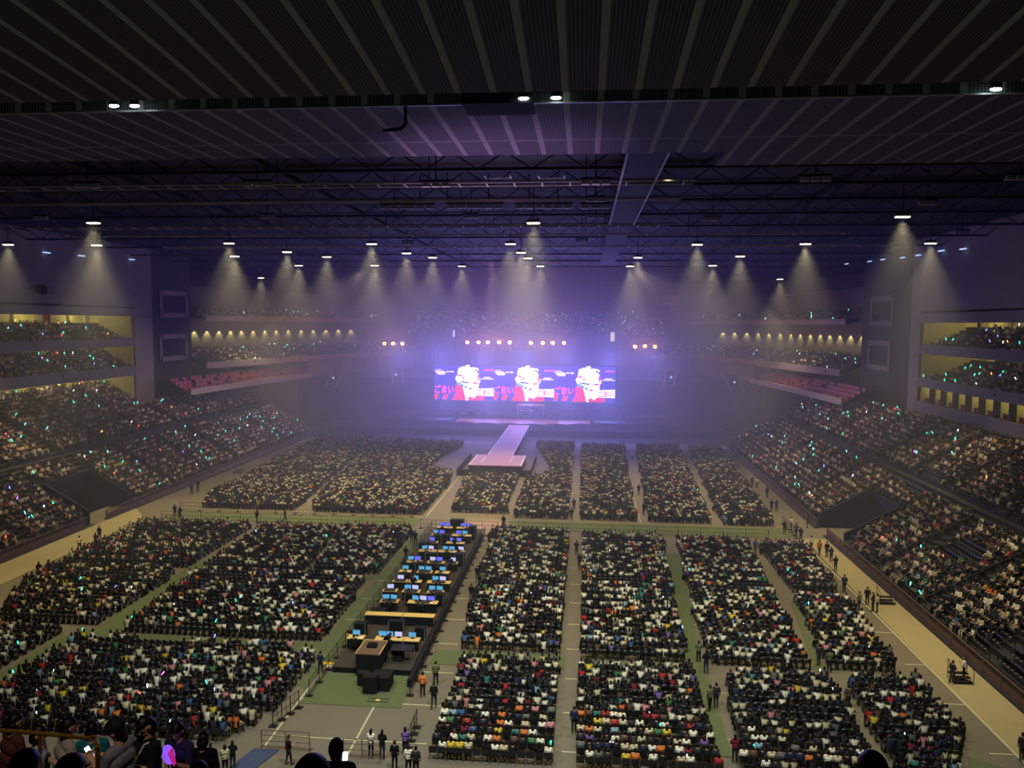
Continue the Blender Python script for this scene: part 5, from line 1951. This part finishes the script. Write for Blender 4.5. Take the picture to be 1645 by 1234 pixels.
print('CROWD', len(CROWD), 'FLOOR', len(FLOORSEAT), int(occupied.sum()))

# ---- people on their feet
STAND = [
    (922, 1177, 'navy', 'person in dark suit standing in the centre aisle', 0, 0), (700, 1101, 'olive', 'person in olive shirt walking right of the mixing area', 0, 2),
    (679, 1119, 'orange', 'person in orange vest by the right fence of the mixing area', 0, 0), (697, 1137, 'black', 'person in black with a bag walking at the near end of the left seats', 0, 4),
    (596, 1217, 'white', 'person in white tee and shorts standing at the right barricade', 0, 1), (614, 1219, 'black', 'long-haired person in black standing beside the right barricade', 0, 1),
    (634, 1236, 'black', 'person in black standing just right of the near right fence', 0, 0), (651, 1214, 'purple', 'person in purple top behind the near right fence', 0, 3),
    (656, 1243, 'white', 'person in white tee standing in front of the person in purple', 0, 2), (668, 1247, 'charcoal', 'person in charcoal beside the person in white tee near the left seats', 0, 0),
    (464, 1228, 'black', 'person in black with backpack walking at the left barricade', -.9, 2), (339, 1240, 'navy', 'person in navy tee on the near left corner of the floor', 0, 0),
    (374, 1236, 'black', 'person in black standing near the blue floor mat', .4, 1), (362, 1244, 'cream', 'person in cream top in front of the person by the blue mat', .4, 3),
    (515, 1082, 'navy', 'person in navy tee walking past the yellow cable ramp', -.2, 2), (562, 1042, 'black', 'person in black standing at the left fence of the mixing area', 2.6, 3),
    (797, 867, 'navy', 'person in navy standing alone in the lit aisle head', 0, 0), (809, 849, 'black', 'person in black at the near left corner of the front seats', 0, 0),
    (757, 967, 'black', 'person in black dress walking away right of the mixing area', 0, 4), (767, 935, 'black', 'person in black beside the cable screen of the mixing area', 0, 0),
    (775, 945, 'olive', 'person in olive at the left edge of middle seats', .5, 3), (777, 930, 'charcoal', 'person in charcoal just behind the person in olive', .3, 0),
    (667, 876, 'black', 'taller of two people in black on the aisle left of mixing area', 0, 0), (661, 872, 'navy', 'shorter of two people on the aisle left of mixing area', 0, 1),
    (652, 902, 'black', 'person in black at the corner of the far left seats', .3, 3), (649, 925, 'charcoal', 'person in charcoal leaning at the left mixing fence', .3, 1),
    (413, 841, 'black', 'person in black walking along the green cross aisle, left one', 1.2, 4), (458, 839, 'black', 'person in black walking along the green cross aisle, right one', -1.2, 4),
    (281, 830, 'black', 'person in black standing at the left end of the green cross aisle', 0, 0), (931, 915, 'black', 'person in black in the centre aisle among the middle seats', 0, 1),
    (926, 893, 'charcoal', 'person in charcoal farther up the centre aisle', 0, 3), (918, 836, 'black', 'person in black at the foot of the front seats by centre aisle', 0, 0),
    (922, 820, 'charcoal', 'person in charcoal in the front part of the centre aisle', 0, 2), (1022, 838, 'red', 'person in red at the near end of the front green aisle', .6, 0),
    (1034, 828, 'black', 'person in black beside the person in red in the front aisle', -.4, 3), (1026, 795, 'charcoal', 'person in charcoal halfway up the front right aisle', 0, 0),
    (1035, 795, 'black', 'person in black halfway up the front right aisle', 0, 2), (1016, 740, 'cream', 'person in cream far up the front right aisle', 0, 1),
    (1122, 1064, 'olive', 'person in olive on the green aisle at the gap between seat blocks', 0, 3), (1134, 1082, 'black', 'person in black on the green aisle behind the person in olive', 0, 1),
    (1150, 1138, 'charcoal', 'taller person in charcoal in the near green aisle', 0, 0), (1140, 1142, 'olive', 'person in olive in the near green aisle', .4, 2),
    (1180, 1225, 'crimson', 'person in crimson at the nearest end of the green aisle', 0, 1), (1315, 1070, 'charcoal', 'person in charcoal in the narrow grey aisle at the seat gap', .2, 0),
    (1332, 1080, 'olive', 'person in olive in the narrow grey aisle at the seat gap', -.2, 3), (1362, 1140, 'brown', 'person in brown in the near narrow grey aisle', 0, 2),
    (1213, 890, 'blue', 'person in blue on the cross aisle fence at the right', 0, 0), (1245, 780, 'black', 'person in black farthest along the right walkway', 0, 2),
    (1208, 783, 'charcoal', 'person in charcoal at the right edge of the front seats', .4, 1), (1216, 784, 'white', 'person in white at the right edge of the front seats', -.4, 3),
    (1232, 800, 'black', 'person in black on the floor beside the right walkway', 0, 0), (1239, 822, 'navy', 'left person in navy of the pair on the right floor', .3, 0),
    (1247, 822, 'navy', 'right person in navy of the pair on the right floor', -.3, 3), (1260, 858, 'black', 'person in black at the far right corner of the cross aisle', 0, 1),
    (1271, 852, 'white', 'person in white of the crowd at the right walkway gate', .6, 2), (1279, 862, 'grey', 'person in grey of the crowd at the right walkway gate', 0, 0),
    (1286, 870, 'black', 'person in black of the crowd at the right walkway gate', -.5, 3), (1297, 848, 'charcoal', 'person in charcoal leaning at the right stand fence', .9, 0),
    (1303, 884, 'white', 'person in white walking on the right walkway by the cross aisle', 0, 2), (1316, 892, 'orange', 'person in orange walking on the right walkway by the cross aisle', 0, 4),
    (1328, 895, 'black', 'person in black walking on the right walkway ahead of another', 0, 0), (1335, 903, 'charcoal', 'person in charcoal walking on the right walkway', 0, 1),
    (1342, 918, 'black', 'person in black standing alone on the right walkway', 0, 3), (1356, 952, 'navy', 'person in navy on the right walkway by the far middle seats', 0, 0),
    (1380, 980, 'olive', 'person in olive at the rail end on the right walkway', .4, 2), (1393, 972, 'black', 'taller person in black at the rail end on the right walkway', -.3, 0),
    (1402, 982, 'charcoal', 'person in charcoal by the boarding steps on the right walkway', .8, 1), (1409, 984, 'cream', 'person in cream leaning by the boarding steps on the right walkway', 1.2, 3),
    (1529, 1098, 'charcoal', 'person in charcoal bending by the nearest boarding steps', -1.2, 2), (1548, 1092, 'white', 'person in white on the nearest boarding steps', 1.0, 1),
    (1641, 1222, 'charcoal', 'person in charcoal at the near end of the right walkway', 0, 0), (128, 885, 'white', 'person in white on the left walkway', .3, 2),
    (160, 868, 'black', 'person in black on the left walkway', 0, 0), (154, 880, 'charcoal', 'person in charcoal at the left edge of the far left seats', 0, 3),
    (63, 930, 'black', 'person in black at the foot of the left stand', .5, 1), (308, 795, 'charcoal', 'person in charcoal by the front fence of the left walkway', 0, 0),
    (318, 790, 'black', 'person in black by the front fence of the left walkway', 0, 3), (289, 835, 'black', 'person in black at the left stand fence opening', 0, 1)]
for px, py, cn, lab, yw, fi in STAND:
    q = on_z(px, py, 0.02)
    person(FIGS_STAND[fi], (q[0], q[1], 0.02), yw, lab, TCD[cn], PANTS[int(RNG.integers(4))], HAIRS[int(RNG.integers(3))], None, float(RNG.uniform(.97, 1.03)))
# crew at the desks
for k, (ri, di, x, y, wd) in enumerate(DESKS):
    if ri == 1 or RNG.random() < 0.12:
        continue
    cn = ['black', 'charcoal', 'black', 'navy', 'black'][int(RNG.integers(5))]
    st = RNG.random() < 0.3
    f_ = FIGS_STAND[int(RNG.integers(4))] if st else FIGS_SIT[int(RNG.integers(2))]
    person(f_, (x + float(RNG.uniform(-.2, .2)), y - 0.75, PH), float(RNG.normal(0, .2)), 'crew member in %s %s at the desk %s from left, %s desk row' % (cn, 'standing' if st else 'seated', ORD[di], ORD[ri]), TCD[cn], PANTS[0], HAIRS[0], 'crew at the control desks')
    if not st:
        t = empty('office_chair', 'black chair behind the desk %s from left, %s desk row of the mixing area' % (ORD[di], ORD[ri]), 'office chair', (x, y - 0.75, PH))
        link('seat', cs, t)
        link('backrest', cb_, t)
        for q in cf:
            link('side_frame', q, t)

# ---- glow sticks and phones held in the crowd
stick_me = MB().tube((0, 0, 0), (0, 0, .16), .055, n=8).ball((0, 0, .16), .055, 8, 5).ball((0, 0, 0), .055, 8, 5).tube((0, 0, -.15), (0, 0, 0), .025, n=6).mesh('glow_stick', M_STICK)
GC = {'green': (0.02, 0.85, 0.42), 'cyan': (0.10, 0.85, 0.80), 'blue': (0.15, 0.20, 1.0), 'purple': (0.45, 0.15, 1.0), 'red': (1.0, 0.07, 0.05), 'orange': (1.0, 0.28, 0.05), 'white': (0.75, 0.9, 1.0), 'yellow': (1.0, 0.7, 0.1), 'magenta': (1.0, 0.1, 0.7)}
GNAMES = ['green', 'cyan', 'white', 'blue', 'purple', 'red', 'orange', 'yellow']
GP = [.40, .22, .12, .06, .04, .08, .05, .03]


def stick(p, cn, zone, sc=1.0):
    o = link('glow_stick', stick_me, None, tuple(float(v) for v in p))
    o.rotation_euler = (float(RNG.uniform(-.6, .6)), float(RNG.uniform(-.6, .6)), 0)
    o.scale = (sc,) * 3
    o.color = (*GC[cn], 1)
    tag(o, '%s glow stick shining in the crowd of the %s' % (cn, zone), 'glow stick', '%s glow sticks in the %s' % (cn, zone))


zones = {'left': 'left lower stand', 'right': 'right lower stand', 'far': 'stand behind the stage'}
quota = {'left': 78, 'right': 58, 'far': 46, 'left upper balcony': 10, 'left lower balcony': 14, 'right upper balcony': 9, 'right lower balcony': 14,
         'left middle corner balcony': 12, 'right middle corner balcony': 12, 'left top corner balcony': 9, 'right top corner balcony': 8}
byz = {}
for c in CROWD:
    byz.setdefault(c[4], []).append(c)
for zn, nq in quota.items():
    src = byz.get(zn, [])
    vis = [c for c in src if 0 < project(c[:3])[0] < 1645 and 0 < project(c[:3])[1] < 1234]
    for k in RNG.choice(len(vis), size=min(nq, len(vis)), replace=False):
        x, y, z, yw, _ = vis[k]
        far_ = zn in ('far',) or 'corner' in zn
        cn = GNAMES[int(RNG.choice(8, p=GP))] if not far_ else ['white', 'cyan', 'cyan', 'white', 'green'][int(RNG.integers(5))]
        fx, fy = -math.sin(yw), math.cos(yw)
        stick((x + fx * .34, y + fy * .34, z + float(RNG.uniform(.80, 1.35))), cn, zones.get(zn, zn), 1.0)
FST = [(125, 932, 'green'), (178, 948, 'blue'), (212, 948, 'white'), (130, 952, 'green'), (125, 1005, 'green'), (181, 1002, 'green'), (33, 1042, 'green'), (10, 1085, 'green'), (210, 1125, 'red'), (247, 1092, 'magenta'),
       (230, 1107, 'white'), (326, 1102, 'green'), (345, 1112, 'blue'), (362, 1018, 'blue'), (375, 968, 'green'), (308, 1008, 'green'), (463, 974, 'blue'), (383, 963, 'cyan'), (527, 866, 'green'), (410, 858, 'cyan'),
       (1119, 790, 'green'), (1210, 836, 'purple'), (1098, 1010, 'blue'), (1252, 920, 'green'), (815, 955, 'cyan'), (885, 1200, 'green'), (1052, 1176, 'green'), (1212, 1210, 'green'), (1291, 973, 'cyan'), (1110, 922, 'cyan')]
for px, py, cn in FST:
    q = on_z(px, py, 0.9)
    k = int(np.argmin((FS[:, 0] - q[0]) ** 2 + (FS[:, 1] - q[1]) ** 2 + 9 * ~occupied))
    stick((FS[k, 0] + .12, FS[k, 1] + .32, 1.12), cn, 'floor seats', 0.75)
PHONE = MB().box((0, 0, 0), (.075, .012, .15)).mesh('smartphone', M_SCRB)
vis = [i for i in range(len(FLOORSEAT)) if occupied[i] and inframe[i] and DIST[i] < 100]
for k in RNG.choice(len(vis), size=70, replace=False):
    x, y, nm, row, si = FLOORSEAT[vis[k]]
    sx = float(RNG.choice([-.17, .17]))
    o = link('smartphone', PHONE, None, (x + sx, y + .30, .92))
    o.rotation_euler = (R(-25), 0, float(RNG.normal(0, .4)))
    tag(o, 'small lit phone screen among the floor seats', 'phone', 'lit phones among the floor seats')

# ================================================================== FOREGROUND: the rows just below the viewer
nt_ = MB()
for k in range(14):
    y0 = -0.6 + .85 * k
    z = 23.55 - .50 * k
    nt_.bounds(-16, 16, y0, y0 + .86, z - 1.2, z)
struct('stand_terrace_near', nt_, M_CONC)
M_FGSCR = mat('bright_phone_screen', (230, 235, 255), 0.3, noise=0, emit=(225, 232, 255), strength=2.2, light_mesh=True)
M_FGSCR2 = mat('violet_glow_panel', (200, 90, 255), 0.3, noise=0, emit=(140, 90, 255), strength=0.9, light_mesh=True)
M_FGPINK = mat('magenta_glow', (255, 40, 170), 0.3, noise=0, emit=(200, 40, 140), strength=0.6, light_mesh=True)
M_TOPFG = mat('eye_white', (220, 215, 205), 0.4, noise=0)


def tread(y):
    k = int(math.floor((y + .6) / .85))
    return 23.55 - .50 * k


def fg(px, py, ydepth, fig, rz, label, top, pants, hair, scale=1.0):
    """Stands or sits the figure so that its head centre is seen at (px, py) from ydepth metres ahead."""
    h = on_y(px, py, ydepth)
    hd = Vector(fig['hd']) * scale
    off = Matrix.Rotation(rz, 3, 'Z') @ hd
    loc = (h[0] - off.x, h[1] - off.y, h[2] - off.z)
    o = person(fig, loc, rz, label, top, pants, hair, None, scale)
    zt = tread(loc[1])
    if loc[2] - zt > 0.02:
        st = MB().bounds(loc[0] - .45, loc[0] + .45, loc[1] - .40, loc[1] + .62, zt - .4, loc[2] - .005)
        struct('stand_step', st, M_CONC)
    return o, loc


def world(o, p):
    m_ = Matrix.Translation(o.location) @ Matrix.Rotation(o.rotation_euler.z, 4, 'Z') @ Matrix.Scale(o.scale.x, 4)
    return m_ @ Vector(p)


def face_parts(o, fig):
    for s in (-1, 1):
        MB().ball(fig['hp']((s * .030, .084, .004)), (.011, .008, .008), 8, 6).build('eye', M_TOPFG, o)
        MB().ball(fig['hp']((s * .030, .091, .003)), (.005, .004, .005), 8, 6).build('pupil', M_BLACK, o)


def phone(o, p, label, m, rz, tilt=-0.9):
    q = world(o, p)
    t = empty('smartphone', label, 'phone', tuple(q))
    t.rotation_euler = (tilt, 0, rz)
    MB().box((0, .005, 0), (.078, .008, .158)).build('case', M_BLACK, t)
    MB().box((0, -.001, 0), (.070, .004, .148)).build('screen', m, t)
    return t


VX = 0.0060
f1 = figure('stand', 'phone', 'short', VX, True, (-.55, 0, 0))
f2 = figure('stand', 'phone', 'bob', VX, True, (-.50, .1, .1))
f3 = figure('stand', 'one_left', 'bob', VX, True, (-.35, 0, .2))
f4 = figure('stand', 'down', 'bob', 0.012, False, (-.2, 0, 0), True)
f5 = figure('sit', 'lap', 'bob', 0.012, False, (-.1, 0, 0))
f6 = figure('sit', 'phone', 'short', VX, True, (-.15, 0, 0))
# man in a dark cap bent over his phone
o1, l1 = fg(187, 1174, 8.3, f1, 1.45, 'person in dark cap and grey tee looking at a lit phone by the brass rail', lin((120, 112, 116)), PANTS[0], HAIRS[0])
face_parts(o1, f1)
cap_ = MB().ball((0, -.01, .055), (.108, .128, .10), 16, 10)
cap_.add(*(lambda q: (q.v, q.f))(MB().prism([(-.075, .06), (.075, .06), (.07, .16), (.03, .195), (-.03, .195), (-.07, .16)], .045, .058)))
cp = MB().add([f1['hp'](p) for p in cap_.v], cap_.f).build('cap', M_BLACK, o1, True)
phone(o1, (0.0, .415, 1.26), 'lit phone held by the person in the dark cap', M_FGSCR, 1.45, -.6)
# dark-haired person in a black V-neck with a pale shoulder strap, coming toward the viewer
o2, l2 = fg(234, 1166, 9.0, f2, 2.5, 'dark-haired person in black top with pale bag strap, looking down beside the capped person', lin((16, 16, 20)), lin((150, 140, 120)), HAIRS[0], 1.02)
face_parts(o2, f2)
st = MB()
for a, c in (((-.13, .10, 1.41), (-.09, .145, 1.30)), ((-.09, .145, 1.30), (.05, .15, 1.12)), ((.05, .15, 1.12), (.17, .10, .98)), ((-.13, .10, 1.41), (-.12, -.08, 1.40)), ((-.12, -.08, 1.40), (.02, -.15, 1.2)), ((.02, -.15, 1.2), (.16, -.1, 1.0))):
    st.tube(a, c, .017, n=6)
t = empty('shoulder_bag', 'pale shoulder bag with a thin strap worn by the person in black', 'bag', (0, 0, 0))
st.build('strap', mat('pale_strap', (200, 190, 165), .8), t)
MB().box((.24, .02, .86), (.10, .30, .26)).build('bag_body', mat('pale_canvas', (190, 175, 140), .8), t)
t.matrix_world = Matrix.Translation(o2.location) @ Matrix.Rotation(2.5, 4, 'Z') @ Matrix.Scale(1.02, 4)
# person with violet-lit face holding a glowing fan
o3, l3 = fg(285, 1174, 9.8, f3, 2.9, 'dark-haired person whose face is lit pink and violet by a glowing fan', lin((40, 30, 70)), PANTS[0], HAIRS[0], .97)
face_parts(o3, f3)
q = world(o3, (-.17, .39, 1.47))
t = empty('glowing_fan', 'glowing violet hand fan with a magenta side held by the dark-haired person', 'fan', tuple(q))
t.rotation_euler = (0.1, 0.25, 2.9)
MB().slab_xz([(.11 * math.cos(a) - .0, .13 * math.sin(a) - .02) for a in [2 * PI * k / 16 for k in range(16)]], -.006, .006).build('fan_face', M_FGSCR2, t)
MB().slab_xz([(-.12, -.14), (-.07, -.17), (.0, .0), (-.10, .08)], .007, .014).build('magenta_panel', M_FGPINK, t)
MB().tube((0, 0, -.14), (0, 0, -.27), .011, n=8).build('handle', M_CAT, t)
# black hooded back
fg(327, 1188, 9.9, f4, .1, 'person seen from behind in a loose black hooded coat beside the glowing fan', lin((10, 10, 12)), lin((10, 10, 12)), lin((8, 8, 9)), .82)
# behind the brass rail
fg(110, 1168, 10.2, f5, -.7, 'dark-haired person in pale shirt leaning behind the brass rail', lin((170, 160, 140)), PANTS[1], HAIRS[0], 1.05)
fg(24, 1160, 10.0, f5, -.5, 'person in reddish brown top behind the far left end of the brass rail', lin((90, 45, 40)), PANTS[1], HAIRS[0])
fg(62, 1180, 9.4, f5, -1.2, 'person in white shirt bent low at the brass rail', lin((190, 185, 165)), PANTS[1], HAIRS[1], .95)
fg(148, 1172, 10.9, f5, .3, 'person in teal top beyond the corner of the brass rail', lin((20, 110, 120)), PANTS[1], HAIRS[0])
# dark heads nearest the viewer
fg(40, 1238, 4.6, f5, .1, 'dark head and shoulders low at the far left corner below the brass rail', lin((8, 8, 10)), PANTS[0], HAIRS[0], 1.05)
fg(112, 1246, 4.6, f5, -.1, 'dark head and shoulders below the brass rail, next to the corner one', lin((8, 8, 10)), PANTS[0], HAIRS[0], 1.05)
fg(318, 1246, 6.6, f5, 0, 'rounded brown-haired head at the foot of the person in the black coat', lin((10, 10, 12)), PANTS[0], HAIRS[2], 1.0)
o7, l7 = fg(540, 1204, 8.9, f6, .12, 'silhouetted short-haired person holding up a bright phone over the bare floor', lin((12, 12, 14)), PANTS[0], HAIRS[0], 1.02)
phone(o7, (.045, .40, .86), 'bright phone held up by the silhouetted short-haired person', M_FGSCR, .12, -.35)
fg(500, 1260, 3.4, f5, .1, 'large dark rounded head closest to the viewer by the bright phone', lin((10, 10, 12)), PANTS[0], HAIRS[0], 1.03)
fg(1402, 1244, 4.5, f5, -.1, 'dark red-haired head rising at the near right', lin((20, 10, 14)), PANTS[0], lin((130, 24, 40)), 1.0)
# brass hand rail with glass below
a, b, c, d = on_y(-60, 1169, 7.6), on_y(70, 1179, 7.6), on_y(142, 1186, 7.6), on_y(157, 1198, 7.1)
t = empty('brass_handrail', 'yellow brass handrail with a bent end at the near left', 'handrail', tuple(a))
MB().path([tuple(np.array(p) - a) for p in (a, b, c, (c + d) / 2 + np.array((0.01, 0.05, .03)), d)], .022, 8).build('top_rail', M_GOLD, t)
e = d + np.array((0, -.05, -.9))
MB().tube(tuple(d - a), tuple(e - a), .022, n=8).build('end_post', M_GOLD, t)
for pp in (a + np.array((.9, 0, .0)),):
    MB().tube(tuple(pp - a), tuple(pp - a + np.array((0, 0, -1.0))), .02, n=8).build('post', M_GOLD, t)
g0, g1 = on_y(106, 1217, 7.5), on_y(126, 1218, 7.5)
MB().tube(tuple(g0 - a), tuple(g1 - a), .016, n=8).build('lower_rail', M_GOLD, t)

# ================================================================== HAZE
hz = bpy.data.materials.new('stage_smoke')
hz.use_nodes = True
nt = hz.node_tree
nt.nodes.remove(nt.nodes['Principled BSDF'])
vs = nt.nodes.new('ShaderNodeVolumeScatter')
vs.inputs['Color'].default_value = (0.92, 0.93, 1.0, 1)
vs.inputs['Density'].default_value = 0.0030
vs.inputs['Anisotropy'].default_value = 0.25
nt.links.new(vs.outputs[0], nt.nodes['Material Output'].inputs['Volume'])
hb = MB().bounds(-93.5, 65.5, 63, 234, 0.05, 37.9)
o = hb.build('haze', hz)
hs = hz.copy()
hs.name = 'dense_stage_smoke'
hs.node_tree.nodes['Volume Scatter'].inputs['Density'].default_value = 0.0060
sm = MB().ball((0, 0, 0), (64, 38, 30), 48, 32).build('smoke', hs, loc=(-14, 176, 13))
sm['kind'] = 'stuff'
sm['label'] = 'thicker smoke cloud around the stage and screens'
o['kind'] = 'stuff'
o['label'] = 'thin stage smoke hanging through the whole hall'
